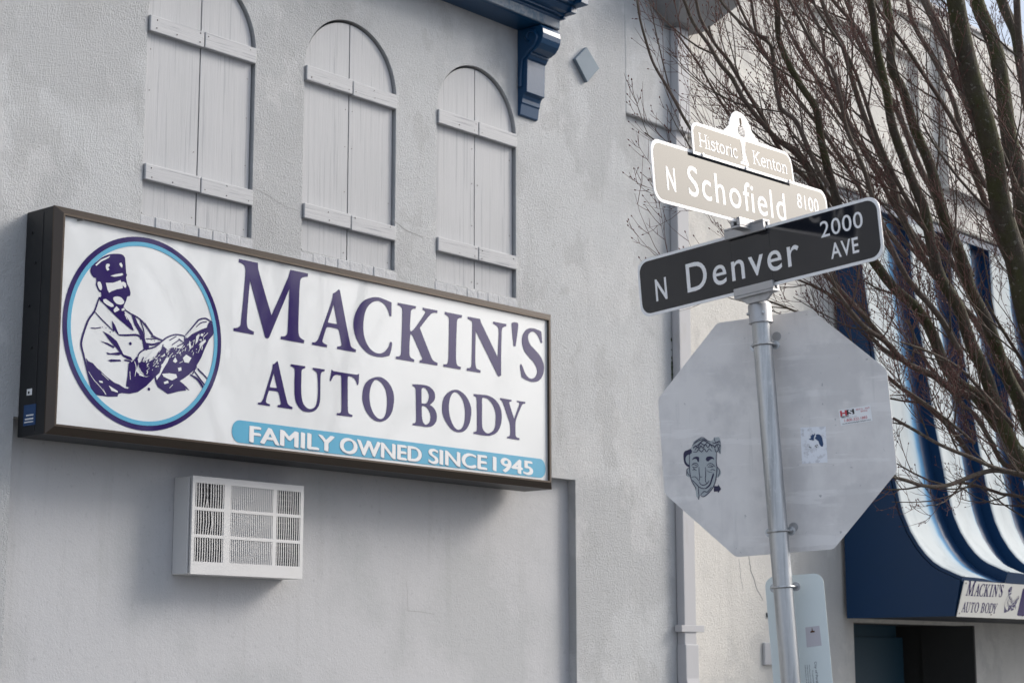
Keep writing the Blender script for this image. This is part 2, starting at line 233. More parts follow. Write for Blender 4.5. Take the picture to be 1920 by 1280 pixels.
# ------------------------------------------------------------------ traced outlines (sign-local, 0.1 mm; third value marks a smooth point)
ART = json.loads('{"letters":{"M":[[12707,11406,0,14153,11402,0,14208,10992,1,15300,8427,0,16520,10838,1,16715,11401,0,18140,11414,0,18133,11202,0,17888,11153,1,17601,11010,1,17511,10753,1,17464,9535,1,17455,7845,1,17528,7495,1,17691,7372,1,17949,7286,0,17922,7100,0,16053,7106,0,16079,7285,0,16329,7319,1,16546,7458,1,16602,7728,1,16681,10260,0,15152,7080,0,15031,7017,1,14858,7041,0,13576,10265,0,13454,8702,0,13411,7758,1,13493,7442,1,13708,7331,1,13970,7273,0,13957,7093,0,12424,7108,0,12431,7272,0,12685,7330,1,12920,7479,1,12973,7696,1,13109,9119,0,13222,10737,1,13140,11054,1,12925,11160,1,12683,11191,0]],"A":[[20730,10840,0,20822,10765,0,21790,7491,1,21944,7356,1,22261,7286,0,22240,7115,0,20656,7114,0,20665,7264,0,20861,7312,1,21027,7391,1,21005,7564,1,20782,8282,1,20661,8354,1,19859,8366,1,19725,8269,0,19436,7487,1,19468,7361,1,19824,7255,0,19797,7099,0,18582,7106,0,18590,7254,0,18827,7298,1,19056,7480,1,19196,7760,1,20178,10091,1,20247,10499,0,20465,10621,1],[20314,9825,0,20636,8681,0,20583,8651,1,19882,8650,1,19863,8704,0]],"C":[[25327,10705,0,25339,9840,0,25256,9796,1,25161,9828,1,25062,10096,1,24676,10494,1,24046,10604,1,23365,10255,1,23003,9707,1,22863,8881,1,22967,8180,1,23347,7605,1,23847,7334,1,24346,7308,1,24783,7499,1,25125,7859,1,25266,8163,1,25407,8100,1,25349,7684,1,25196,7267,0,24475,7086,1,23603,7101,1,22920,7371,1,22297,7957,1,22027,8764,1,22177,9543,1,22746,10342,1,23482,10723,1,24167,10849,1]],"K":[[25892,10764,0,27558,10786,0,27529,10616,0,27295,10564,1,27113,10416,1,27073,10150,1,27022,9277,1,27066,9110,1,27189,9118,1,27523,9389,1,28349,10377,1,28441,10544,1,28378,10591,1,28178,10659,0,28202,10785,0,29582,10797,0,29552,10630,0,29255,10596,1,28911,10436,1,27924,9423,0,29029,7632,1,29218,7459,1,29615,7347,0,29578,7176,0,27928,7169,0,27951,7323,0,28160,7401,1,28172,7502,1,27346,8715,1,27191,8889,1,27051,8827,1,26991,7634,1,27085,7409,1,27441,7303,0,27424,7150,0,25770,7137,0,25786,7301,0,26056,7344,1,26217,7492,1,26259,7969,1,26323,10172,1,26277,10467,1,26075,10589,1,25882,10616,0]],"I":[[30281,10811,0,31932,10826,0,31901,10643,0,31654,10585,1,31479,10449,1,31430,9974,1,31361,8190,1,31410,7577,1,31539,7416,1,31831,7363,0,31812,7184,0,30166,7182,0,30177,7346,0,30482,7396,1,30608,7566,1,30656,8100,1,30688,10226,1,30642,10486,1,30462,10593,1,30270,10645,0]],"N":[[32501,10818,0,33711,10833,0,33805,10620,0,35507,8468,0,35576,9454,0,35610,10325,1,35508,10540,1,35305,10626,1,35034,10702,0,35067,10843,0,36398,10856,0,36364,10695,0,36123,10616,1,35952,10464,1,35896,9953,1,35847,8579,0,35845,7261,0,35607,7174,1,35526,7201,0,33294,9963,0,33253,7894,1,33333,7501,1,33432,7424,1,33783,7367,0,33757,7203,0,32416,7190,0,32448,7362,0,32677,7408,1,32860,7533,1,32904,7940,1,32964,10187,1,32943,10499,1,32765,10609,1,32502,10661,0]],"apos":[[37020,11049,1,37542,11099,1,37625,10949,1,37342,9480,1,37244,9430,1,37147,9478,1,36951,10855,1]],"S":[[40076,10844,0,40178,10070,0,40049,10035,1,39942,10170,1,39729,10469,1,39374,10702,1,39054,10695,1,38734,10475,1,38661,10186,1,38871,9796,1,39437,9451,1,40006,9057,1,40325,8536,1,40285,7971,1,39923,7464,1,39281,7218,1,38505,7253,1,37981,7398,0,37810,8136,1,37894,8294,1,38020,8208,1,38367,7697,1,38753,7443,1,39141,7451,1,39497,7692,1,39606,8076,1,39289,8548,1,38725,8896,1,38235,9296,1,38013,9914,1,38170,10445,1,38594,10828,1,39162,10953,1,39661,10928,1]],"A2":[[15823,5776,0,15884,5707,0,16668,3430,1,16811,3254,1,17101,3155,0,17081,3038,0,15929,3047,0,15940,3162,0,16076,3194,1,16180,3257,1,16163,3376,1,15989,3877,1,15895,3953,1,15258,3951,1,15205,3901,1,15013,3322,1,15075,3198,1,15335,3150,0,15320,3038,0,14414,3045,0,14425,3156,0,14603,3185,1,14756,3329,1,14841,3509,1,15449,5236,1,15486,5536,0,15644,5608,1],[15569,5025,0,15857,4192,0,15821,4170,1,15320,4155,1,15287,4196,0]],"U":[[16900,5717,0,18073,5730,0,18052,5603,0,17874,5547,1,17782,5447,1,17767,5128,1,17783,4075,1,17923,3529,1,18188,3276,1,18521,3206,1,18897,3368,1,19079,3723,1,19136,4402,1,19068,5282,1,18992,5468,1,18847,5540,1,18664,5607,0,18685,5726,0,19659,5727,0,19638,5606,0,19470,5561,1,19352,5440,1,19315,4955,1,19315,3890,1,19182,3416,1,18855,3117,1,18431,3003,1,17912,3037,1,17483,3342,1,17285,3775,1,17224,4714,1,17237,5312,1,17171,5514,1,16903,5605,0]],"T":[[20240,5817,0,20305,5739,1,20427,5717,1,22254,5726,1,22404,5743,1,22553,5816,0,22536,5359,1,22481,5098,0,22390,5095,0,22337,5263,1,22159,5460,1,21908,5540,1,21660,5547,1,21597,5449,1,21605,4530,1,21652,3383,1,21728,3266,1,22037,3189,0,22019,3069,0,20711,3065,0,20733,3182,0,20967,3213,1,21087,3325,1,21103,3757,1,21065,5189,1,21029,5509,1,20920,5525,1,20627,5515,1,20385,5397,1,20253,5202,1,20187,5077,0,20090,5083,0,20143,5333,1]],"O":[[24100,5797,1,24640,5787,1,25213,5484,1,25558,5005,1,25633,4458,1,25446,3700,1,24986,3213,1,24424,3018,1,23862,3083,1,23298,3444,1,22962,3954,1,22868,4488,1,23018,5123,1,23416,5534,1],[24103,5606,1,24490,5475,1,24856,5111,1,25019,4539,1,24978,3799,1,24778,3339,1,24421,3193,1,24010,3334,1,23647,3771,1,23474,4445,1,23575,5113,1,23823,5490,1]],"B":[[27304,5703,0,28226,5773,1,28831,5719,1,29289,5454,1,29393,5148,1,29294,4856,1,28917,4553,0,29298,4365,1,29555,4005,1,29508,3544,1,29155,3211,1,28602,3088,1,28102,3092,1,27333,3087,0,27356,3200,0,27529,3244,1,27642,3342,1,27658,3708,1,27606,5302,1,27555,5488,1,27430,5560,1,27305,5599,0],[28129,5430,1,28203,5550,1,28378,5591,1,28631,5486,1,28810,5225,1,28788,4872,1,28588,4623,1,28388,4574,1,28147,4576,0],[28149,4384,0,28389,4417,1,28692,4301,1,28973,3910,1,28926,3486,1,28601,3252,1,28350,3307,1,28197,3623,1]],"O2":[[31294,5802,1,31818,5753,1,32398,5441,1,32797,4909,1,32867,4377,1,32668,3677,1,32248,3208,1,31673,3036,1,31049,3129,1,30530,3503,1,30142,4029,1,30071,4586,1,30211,5132,1,30672,5572,1],[31321,5634,1,31714,5509,1,32083,5120,1,32259,4530,1,32220,3811,1,31985,3361,1,31620,3201,1,31255,3326,1,30890,3786,1,30706,4370,1,30753,5013,1,30984,5465,1]],"D":[[33096,5715,0,33862,5756,1,34565,5761,1,35274,5546,1,35768,5086,1,35905,4551,1,35821,3958,1,35437,3411,1,34783,3115,1,33974,3057,1,33103,3084,0,33119,3211,0,33305,3246,1,33411,3328,1,33437,3654,1,33407,5345,1,33353,5519,1,33230,5571,1,33096,5600,0],[33943,5511,1,34132,5575,1,34565,5506,1,35001,5188,1,35274,4706,1,35301,4126,1,35164,3604,1,34729,3290,1,34350,3255,1,34027,3459,1,33935,3775,1,33933,5003,1]],"Y":[[35757,5744,0,36923,5731,0,36900,5617,0,36710,5571,1,36682,5476,1,37182,4459,0,37719,5512,1,37719,5605,1,37466,5652,0,37495,5748,0,38343,5746,0,38325,5621,0,38087,5570,1,37916,5385,1,37378,4442,1,37309,4103,1,37318,3515,1,37374,3281,1,37721,3203,0,37698,3072,0,36443,3093,0,36460,3197,0,36621,3223,1,36749,3315,1,36789,3649,1,36734,4121,1,36541,4469,1,36072,5375,1,35934,5543,1,35757,5634,0]]},"man_dark":[[2373,8879,0,2343,9075,1,2482,9355,1,2776,9606,1,3113,9893,1,3599,10132,1,4151,10245,1,4431,10236,1,4594,10096,0,4642,9777,0,4709,9256,0,4769,9173,0,4708,9014,0,4790,8682,0,4956,8475,0,5046,8210,0,5020,8038,0,4831,7973,0,4774,7750,0,4681,7551,0,4610,7383,0,4762,7239,0,4679,7088,0,4858,6836,0,5152,6507,0,5297,6296,0,5360,6138,0,5166,6185,0,4764,6407,0,4421,6589,0,4136,6761,0,3885,6927,0,3567,7138,0,3283,7343,0,3059,7466,0,2975,7618,0,3123,7732,0,3092,7929,0,2960,7964,0,2820,8144,0,2726,8312,0,2760,8519,0,2731,8679,0,2568,8672,0],[2286,4255,0,2454,4096,0,2726,4040,0,3008,3803,0,3286,3656,0,3567,3463,0,3847,3314,0,4184,3145,0,4519,3074,0,4858,2930,0,5081,2909,0,5350,3169,0,5389,3586,0,5663,3756,0,5947,3716,0,6288,3692,0,6625,3824,0,6880,3761,0,6638,3501,0,6309,3186,0,5759,2802,0,5204,2649,0,4704,2639,0,4485,2569,0,4415,2407,0,3781,2338,0,3020,2345,0,2747,2423,0,2583,2943,0,2426,3553,0],[5748,4412,0,5970,4532,0,6256,4475,0,6704,4716,0,7146,5192,0,7421,5555,0,7718,5387,0,8061,5592,0,8651,5574,0,8819,5832,0,8867,6124,0,9097,6345,0,9567,6599,0,10039,6855,0,10457,7057,0,10570,7314,0,10688,7427,0,10904,7216,0,11013,6892,0,10899,6635,0,10640,6360,0,10378,5845,0,10097,5235,0,9846,4841,0,9758,4621,0,9584,4458,0,9237,4161,0,8948,3956,0,8625,3749,0,8962,3581,0,9092,3266,0,8623,3167,0,8160,3021,0,7814,2918,0,7460,3084,0,7108,3230,0,6924,3515,0,6856,3786,0,6569,3799,0,6230,3731,0,5936,3973,0,5792,4187,0],[3586,4737,0,3840,4705,0,4386,4839,0,4667,4783,0,4394,4666,0,3680,4612,0],[3694,4295,0,3909,4386,0,4515,4443,0,4596,4362,0,3916,4241,0],[3157,5290,0,3651,5246,0,4120,5107,0,4047,5006,0,3656,5137,0],[3295,5855,0,3797,5677,0,4250,5417,0,4724,4744,0,5230,4670,0,5350,4501,0,5069,4512,0,4672,4646,0,4268,5007,0,3754,5397,0],[8722,3666,0,9083,3500,0,9352,3285,0,9088,3360,0],[3870,6511,0,4067,6310,0,4222,6055,0,4379,5783,0,4267,5804,0,4081,5990,0,3975,5884,0],[5129,7060,0,5417,6916,0,5600,6616,0,5958,6201,0,6211,5584,0,6446,5428,0,6285,5175,0,6054,5238,0,5958,5643,0,5675,6162,0,5379,6493,0],[5077,4329,0,5352,4455,0,5620,4766,0,5748,4412,0,5599,3933,0,5831,3776,0,5506,3462,0,5302,2980,0,4965,3033,0,5030,3590,0]],"man_white":[[3374,8506,0,3834,8578,0,4107,8695,0,4325,8813,0,4480,8587,0,4511,8388,0,4346,8334,0,4125,8272,0,4017,8218,0,3767,8106,0,3617,7991,0,3499,8157,0],[4408,8706,0,4551,8756,0,4699,8696,0,4740,8535,0,4688,8434,0,4597,8466,0,4481,8569,0],[3894,7738,1,4088,7860,1,4365,7874,1,4537,7780,1,4633,7637,1,4549,7513,1,4328,7452,1,4081,7508,1],[3652,8937,0,4034,9091,0,4419,9209,0,4523,9152,0,4370,9053,0,3930,8926,0],[3331,9467,1,3458,9581,1,3593,9529,1,3489,9373,0,3582,9277,0,3420,9205,1],[4208,9705,0,4338,9792,0,4445,9651,0,4407,9505,0,4291,9579,0],[2644,9381,0,3011,9737,0,3603,10040,0,3498,9911,0,3037,9631,0,2722,9339,0],[2830,8420,1,2956,8513,1,3071,8412,1,3135,8192,1,3065,8053,1,2930,8142,1],[3240,7566,0,3413,7629,0,3908,7409,0,3958,7287,0,3783,7234,0,3471,7325,0,3268,7433,0],[4027,7224,0,4133,7331,0,4340,7177,0,4211,7066,0,4016,6973,0,3945,7083,0],[4472,7215,0,4646,7333,0,4697,7183,0,4509,7128,0],[4684,6968,0,4750,6996,0,4921,6660,0,4828,6739,0],[7192,4030,0,7347,4497,0,7620,4924,0,7850,5009,0,7744,4733,0,7469,4325,0,7253,3926,0,7024,3620,0,6947,3815,0],[7366,4005,0,7885,4094,0,8353,4094,0,8430,3915,0,8075,3714,0,7781,3773,0,7487,3860,0],[8788,5071,0,9017,5289,0,9404,5148,0,9212,4839,0,8915,4841,0],[8092,4795,0,8258,5051,0,8407,4834,0,8271,4723,0],[10048,6617,1,10206,6609,1,10149,6486,1,10028,6508,1],[10006,6084,0,10360,6342,0,10401,6213,0,10097,5904,0,9957,5771,0],[8457,4464,0,8690,4539,0,8720,4354,0,8522,4283,0],[7499,3554,0,7785,3680,0,7848,3547,0,7561,3449,0],[8958,6250,0,9324,6661,0,9915,6953,0,10416,7177,0,10458,7038,0,9920,6810,0,9448,6564,0,9077,6247,0],[6083,4546,0,6683,5226,0,7244,5626,0,7305,5540,0,7054,5180,0,6699,4827,0,6362,4674,0],[3146,3142,0,3363,3141,0,3444,3041,0,3238,3036,0],[3809,2947,0,4088,2843,0,4402,2715,0,4428,2627,0,4006,2689,0],[3435,2769,0,3579,2469,0,3690,2418,0,3551,2602,0],[3226,3784,1,3314,3750,1,3263,3671,1],[9777,4766,0,9989,4887,0,10019,4701,0,9855,4585,0],[9174,5879,0,9225,6124,0,9356,5808,0,9267,5606,0],[9693,6425,0,9928,6600,0,9823,6155,0,9650,5941,0]],"man_strokes":[[72,[2995,7667,0,2879,7329,1,2706,6847,1,2350,6342,1,2129,5768,1,1963,5204,1,1959,4843,1,2131,4370,1,2256,3981,1,2492,3291,1,2741,2556,0]],[41,[2706,6847,0,3157,6502,1,3609,6200,1,3949,5972,0]],[63,[4345,5778,0,4845,5827,0,5515,5936,0,5766,5878,0,5864,5723,0]],[54,[4695,7229,0,5072,7071,1,5703,6864,1,6173,6510,1,6650,6062,1,7373,5878,0]],[45,[5763,6779,0,6010,6301,1,6086,5846,0]],[36,[2510,5911,0,2856,5940,0,3178,6030,0]],[54,[5682,4635,0,5750,4921,1,6113,5199,1,6790,5426,1,7294,5820,1,7690,6108,1,8268,6328,1,8860,6313,0,8844,6102,0]],[54,[8918,6368,0,9377,6860,1,9666,7187,1,9899,7412,1,10319,7539,1,10601,7463,1,10850,7353,1,10982,7082,0]],[36,[9674,6949,0,10026,7238,1,10446,7364,0]],[45,[10655,7326,0,10832,7157,1,10770,6840,0]],[36,[7814,5936,0,8295,6237,0]],[36,[7998,5706,0,8537,6080,0]],[45,[8353,5658,0,8851,5932,0]],[45,[8453,6116,0,8875,5916,0]],[45,[5917,4433,0,6073,4776,0]],[45,[6168,4418,0,6268,4755,0]],[45,[6389,4584,0,6554,5023,0]],[45,[6723,4812,0,6931,5351,0]],[45,[7017,4942,0,7156,5521,0]],[36,[7264,5113,0,7383,5644,0]],[54,[5352,4455,0,5479,4103,1,5387,3632,1,5294,3162,0]],[54,[4792,4459,0,5241,4423,0]],[82,[9355,4193,0,9901,3973,1,10338,3548,1,10498,3451,0]],[54,[9645,4418,0,10142,3953,1,10541,3618,0]],[54,[9848,4775,0,9941,4548,1,10311,4307,1,10722,3992,0]],[45,[9509,4231,0,9778,4719,0]],[32,[6201,5815,0,6909,5900,0]],[72,[6121,5553,0,6670,5551,0,7147,5744,0]],[36,[6075,6683,0,6648,6108,0]],[45,[6537,6000,0,7351,5847,0]]],"man_wst":[[36,[2480,3541,0,2821,3150,1,3326,2757,1,3646,2432,0]],[32,[3312,3550,0,3796,3236,0]],[36,[5816,4143,0,5914,3971,1,6112,3828,0]],[27,[6275,4014,0,6495,4226,0]],[45,[5464,4469,0,5591,4116,1,5521,3648,0]],[36,[5174,3882,0,5227,3430,0]],[27,[6719,4346,0,7051,4666,0]],[36,[7848,5047,0,8074,5264,0]],[36,[9475,5823,0,9580,6219,0]],[36,[10177,6394,0,10529,6730,0]],[36,[8563,4759,0,8795,4882,0]],[36,[7917,3275,0,8142,3487,0]],[36,[9847,5490,0,10073,5901,0]],[1,[3398,3579,0,4293,3184,0]]],"man_dots":[[91,[5154,5407,0]],[91,[6508,3051,0]],[91,[6222,5325,0]],[27,[3286,6064,0]],[27,[3506,6048,0]],[36,[3789,5859,0]],[27,[6568,5799,0]],[27,[6799,5773,0]]],"face_base":[[-3288,-120,1,-3225,20,1,-3090,104,1,-2854,165,1,-2686,49,1,-2538,-16,1,-2447,11,0,-2375,106,0,-2185,100,0,-2143,3,0,-2126,-243,0,-2173,-555,0,-2322,-467,0,-2359,-658,0,-2368,-852,0,-2345,-1025,1,-2254,-1155,1,-2222,-1304,1,-2343,-1450,1,-2419,-1455,1,-2500,-1665,1,-2646,-1894,1,-2814,-2072,1,-2972,-2137,1,-3114,-2073,0,-3173,-2111,0,-3208,-2229,0,-3232,-2203,0,-3287,-2100,0,-3296,-1905,0,-3322,-1756,0,-3409,-1577,1,-3448,-1427,1,-3492,-1337,1,-3603,-1289,1,-3616,-1141,1,-3568,-1023,1,-3473,-960,0,-3556,-878,1,-3671,-719,1,-3680,-448,1,-3626,-318,1,-3480,-267,1,-3374,-234,0]],"face_dark":[[-3680,-448,1,-3626,-318,1,-3480,-267,1,-3374,-234,0,-3317,-314,0,-3338,-410,0,-3418,-450,0,-3509,-466,1,-3594,-555,1,-3604,-677,1,-3550,-805,1,-3465,-862,0,-3473,-955,0,-3583,-887,1,-3673,-743,1],[-3347,-678,0,-3289,-599,1,-3171,-562,1,-3059,-598,1,-3053,-684,0,-3074,-780,0,-3124,-762,0,-3155,-674,1,-3229,-642,1],[-2788,-711,0,-2743,-630,1,-2639,-605,1,-2515,-642,1,-2448,-746,1,-2521,-714,1,-2626,-752,1,-2681,-800,0,-2755,-776,0],[-2547,-1770,0,-2384,-1786,0,-2373,-1714,0,-2263,-1906,0,-2402,-2050,0,-2414,-1989,0,-2566,-1986,0],[-2530,-1274,1,-2606,-1412,1,-2670,-1576,1,-2731,-1691,1,-2840,-1778,1,-2947,-1841,0,-2845,-1838,1,-2682,-1720,1,-2591,-1535,1,-2497,-1325,0]],"face_st":[[20,[-3429,-425,1,-3473,-960,1,-3461,-1279,1,-3426,-1478,1,-3318,-1708,1,-3277,-1833,1]],[22,[-2322,-467,1,-2375,-851,1,-2361,-1072,1,-2413,-1382,1,-2500,-1665,1,-2646,-1894,1,-2972,-2137,1,-3114,-2073,1]],[17,[-3083,-974,1,-3098,-1217,1,-3085,-1365,1,-3124,-1531,1]],[17,[-2825,-1000,1,-2833,-1243,1,-2868,-1508,1,-2827,-1633,1,-2762,-1615,1]],[12,[-3085,-1365,1,-2984,-1375,1]],[20,[-3126,-1556,1,-3059,-1660,1,-2960,-1694,1,-2829,-1658,1,-2719,-1547,1]],[15,[-3416,-1356,1,-3312,-1330,1,-3215,-1389,1,-3148,-1505,1]],[22,[-3399,-1456,1,-3236,-1642,1,-3143,-1749,1,-2996,-1824,1,-2844,-1826,1]],[17,[-3168,-1746,1,-3183,-1988,1,-3171,-2087,1]],[20,[-3171,-2087,1,-3208,-2229,1]],[20,[-3091,-2046,1,-2955,-1937,1,-2831,-1973,1,-2638,-1798,1]],[15,[-3378,-896,1,-3295,-818,1,-3167,-819,1,-3099,-924,1]],[15,[-3357,-947,1,-3257,-981,1,-3154,-967,1]],[12,[-3323,-852,1,-3198,-889,1,-3128,-970,1]],[15,[-3367,-1068,1,-3263,-1054,1,-3191,-1110,1]],[15,[-3310,-1000,1,-3240,-1081,1]],[15,[-2758,-958,1,-2662,-883,1,-2537,-908,1,-2422,-1041,1]],[15,[-2724,-1011,1,-2598,-1023,1,-2468,-988,1]],[12,[-2667,-943,1,-2569,-978,1,-2525,-1055,1]],[15,[-2633,-1142,1,-2531,-1128,1,-2434,-1186,1]],[10,[-2785,-1126,1,-2690,-1209,1,-2565,-1234,1]],[15,[-3598,-1069,1,-3555,-1172,1,-3489,-1300,1]],[17,[-2347,-1049,1,-2259,-1203,1,-2340,-1414,1]],[17,[-3614,-1264,1,-3581,-1022,1,-3474,-972,1]],[20,[-3288,-120,1,-3098,7,1,-2862,80,1,-2688,24,1,-2541,-53,1]],[24,[-3269,-196,1,-3057,-120,1,-2840,28,1,-2693,-36,1,-2501,-179,1,-2356,-268,1]],[15,[-3229,-28,1,-3014,96,1,-2855,157,1,-2686,49,1]],[22,[-3203,-326,1,-3089,-191,1,-3019,-271,1,-2933,-158,1,-2865,-263,1,-2751,-128,1,-2661,-260,1,-2549,-150,1,-2486,-303,1]],[20,[-3283,-366,1,-3130,-382,1,-3046,-293,1,-2928,-403,1,-2816,-293,1,-2725,-425,1,-2614,-314,1,-2522,-421,1]],[22,[-3247,-247,1,-3161,-134,1,-3065,-218,1,-2950,-58,1,-2804,-147,1,-2644,-66,1,-2554,-198,1]],[22,[-2468,-85,1,-2344,-122,1,-2187,-66,1,-2143,-144,1]],[15,[-2376,101,1,-2340,-74,1,-2191,-114,1]],[22,[-2352,-219,1,-2247,-182,1,-2151,-241,1,-2262,-351,1,-2161,-361,1]],[20,[-2385,-314,1,-2347,-464,1,-2216,-405,1,-2190,-553,1]],[20,[-2449,-160,1,-2383,-289,1,-2298,-176,1,-2258,-303,1]]],"torn":[[1358,-366,1,1438,-336,0,1420,-258,0,1501,-215,0,1492,-176,0,1540,-214,0,1576,-198,0,1571,-159,0,1611,-202,0,1589,-250,0,1548,-322,0,1547,-424,0,1483,-417,0],[1579,-351,0,1637,-294,0,1630,-229,0,1709,-212,0,1785,-233,0,1843,-303,0,1872,-408,0,1891,-614,0,1857,-699,0,1793,-692,0,1738,-597,0,1710,-480,0,1614,-393,0]]}')
# tree limbs: x,y,z in cm, radius in mm
TREE = json.loads('[[823,-415,512,41,830,-412,498,42,840,-410,483,44,853,-408,463,46,866,-407,444,48,879,-405,425,50,895,-402,398,52,912,-400,372,55,933,-398,340,58,1033,-372,256,69,1078,-368,165,77],[989,-346,579,39,993,-347,559,40,999,-350,539,41,1005,-352,514,43,1011,-353,483,44,1017,-355,458,46,1023,-355,423,47,1033,-358,378,50,1052,-366,266,55,1078,-368,165,61],[1070,-323,606,31,1072,-324,588,32,1077,-329,567,33,1080,-330,554,33,1083,-333,530,34,1089,-337,481,35,1067,-362,306,38,1078,-368,165,42],[870,-352,536,19,873,-351,525,20,878,-349,507,21,882,-346,489,23,890,-349,475,24,899,-351,455,25,909,-353,436,26,919,-354,410,28,925,-355,399,29,931,-358,387,30,940,-359,369,31,948,-362,354,32,959,-365,334,34,968,-368,316,35,977,-371,298,37,1035,-368,233,43,1078,-368,165,48],[952,-330,565,22,950,-334,550,23,948,-342,528,25,948,-347,516,25,946,-354,495,27,945,-361,478,28,943,-369,454,29,941,-376,436,30],[955,-369,464,11,964,-372,448,11,973,-375,431,12,983,-378,409,13,1044,-368,284,18,1078,-368,165,22],[809,-370,519,15,818,-370,504,17,828,-367,484,18,839,-365,461,20,850,-364,441,22,861,-365,422,23,874,-367,403,25,884,-365,384,27,893,-365,367,28,906,-369,353,30,915,-370,336,31,922,-371,327,32,930,-372,315,33,936,-372,304,34,945,-373,290,35,955,-375,276,36,966,-378,260,38,1033,-369,216,43,1078,-368,165,48],[761,-344,512,11,770,-342,498,12,780,-338,480,14,797,-339,460,16,807,-341,449,17,817,-338,433,18,829,-336,413,20,840,-336,399,21,852,-338,386,23,863,-341,376,24,877,-345,363,25,892,-350,351,27,906,-353,337,28,915,-354,325,29,926,-357,313,30,936,-361,308,31,945,-364,299,32,953,-366,291,33],[787,-360,346,8,806,-358,339,10,829,-356,331,12,846,-356,327,13,862,-356,321,15,878,-356,317,16,896,-358,314,18,916,-359,309,19,931,-361,307,21],[955,-310,360,8,965,-315,337,9,974,-322,324,10,982,-328,312,11,988,-333,306,12,993,-336,298,13,997,-339,289,13,1004,-343,276,14,1013,-353,269,15,1047,-362,218,19,1078,-368,165,22],[851,-356,287,7,868,-361,281,8,880,-365,276,8,892,-369,272,9,904,-373,269,10,917,-378,265,10,938,-386,262,11,952,-392,258,12,1041,-370,216,16,1078,-368,165,19],[854,-352,257,7,868,-353,256,8,882,-355,254,9,901,-357,255,10,917,-360,259,11,933,-363,264,12,949,-366,267,13,976,-370,265,15],[988,-322,266,8,995,-329,264,8,1007,-339,259,9,1020,-352,253,9,1053,-360,211,11,1078,-368,165,13],[762,-329,510,7,767,-329,500,7,773,-328,484,8,781,-332,478,9,788,-330,460,10,793,-329,448,10,800,-333,442,11,808,-335,428,12,815,-336,417,12,821,-339,409,13],[759,-311,514,6,761,-314,502,6,765,-321,491,7,770,-327,484,8,774,-334,480,8],[769,-301,493,6,773,-302,484,6,781,-306,475,7,791,-310,459,8,799,-313,448,8,806,-315,438,9,811,-319,435,9,819,-324,429,10,831,-329,413,11,845,-336,394,12,860,-344,377,13],[877,-302,551,11,880,-304,538,11,887,-308,519,12,891,-311,511,13,898,-314,484,14,902,-316,471,15,907,-320,456,16,914,-324,437,17,920,-327,415,18,928,-333,394,19,937,-340,378,20],[750,-359,499,7,757,-358,490,7,777,-360,471,8,789,-363,462,9,800,-361,447,10,808,-359,435,10,817,-359,424,11,826,-359,413,11,834,-358,402,12,847,-357,385,13,866,-359,364,14,889,-365,344,15,906,-368,328,16],[913,-286,565,10,913,-291,551,10,916,-306,529,11,916,-314,510,12,916,-320,496,13,915,-326,478,14],[720,-311,508,6,732,-311,495,7,742,-310,485,8,752,-312,476,9,761,-313,467,10,769,-315,461,10,778,-316,452,11,790,-318,443,12,802,-321,434,13,816,-326,425,14,841,-329,400,16],[767,-291,524,6,772,-291,511,7,776,-291,501,8,784,-294,489,8,790,-298,481,9,796,-300,473,9,803,-303,462,10,810,-306,452,11,814,-307,446,11,825,-312,429,12,838,-320,416,13,857,-329,391,15],[686,-314,492,5,691,-312,483,5,696,-310,474,5,703,-309,463,6,709,-309,454,6,718,-310,445,7,724,-311,438,7,733,-312,428,7,746,-315,415,8,762,-320,401,9,785,-328,381,10,809,-338,364,11,831,-346,346,12,852,-353,328,13],[723,-292,426,3,731,-296,420,4,748,-304,406,5,768,-313,393,6,789,-325,382,7],[773,-276,497,4,785,-283,480,5,796,-287,464,6,807,-293,447,8,821,-302,431,9,838,-311,408,10],[763,-331,341,5,781,-335,339,5,800,-339,334,6,825,-341,322,8,851,-346,315,9,876,-351,304,10,907,-356,291,12,936,-357,273,13],[789,-319,358,4,803,-325,359,5,823,-332,354,6,845,-338,344,8,866,-341,329,10,891,-349,319,12],[887,-286,561,8,890,-287,545,9,897,-293,526,9,899,-294,507,10,904,-298,487,11,911,-304,465,12,922,-314,437,13,932,-324,411,14,941,-334,393,15],[953,-274,580,10,955,-278,566,11,954,-281,544,12,959,-292,519,14,965,-306,483,16,969,-317,452,18,974,-330,418,20,977,-341,385,22],[995,-294,588,12,998,-296,574,12,1001,-298,556,13,1009,-306,535,14,1018,-315,504,15,1023,-319,473,17,1031,-327,439,18,1039,-335,409,19,1048,-344,382,20,1050,-364,266,24,1078,-368,165,29],[917,-406,533,18,926,-403,508,18,934,-400,486,19,947,-397,452,19,1036,-373,307,23,1078,-368,165,26],[841,-385,439,4,860,-387,423,6,880,-391,409,7,903,-398,394,9,925,-405,382,10],[793,-350,514,6,799,-348,501,6,821,-354,477,8,837,-355,454,9,854,-356,428,11,873,-360,404,12,890,-366,388,13],[829,-276,543,6,835,-278,526,7,849,-286,499,8,864,-297,475,9,882,-310,445,11,900,-322,412,12,915,-333,388,14],[908,-250,570,8,915,-260,538,9,923,-273,507,11,934,-290,473,12,947,-310,436,14,958,-328,406,16,968,-345,376,17],[831,-373,323,5,851,-378,320,6,877,-382,314,7,902,-384,302,9,930,-385,288,10],[814,-379,299,4,840,-376,295,5,869,-373,290,6,917,-368,279,9],[828,-361,521,7,842,-362,507,8,871,-368,483,10,901,-373,456,12,930,-376,424,13],[1036,-313,371,20,1044,-323,352,21,1050,-332,335,22,1056,-340,317,23,1055,-361,238,25,1078,-368,165,29],[1002,-286,418,10,1018,-299,397,14,1036,-313,371,20],[911,-382,356,6,928,-383,341,8,949,-386,322,10]]')
WALLC = (.50, .512, .522)
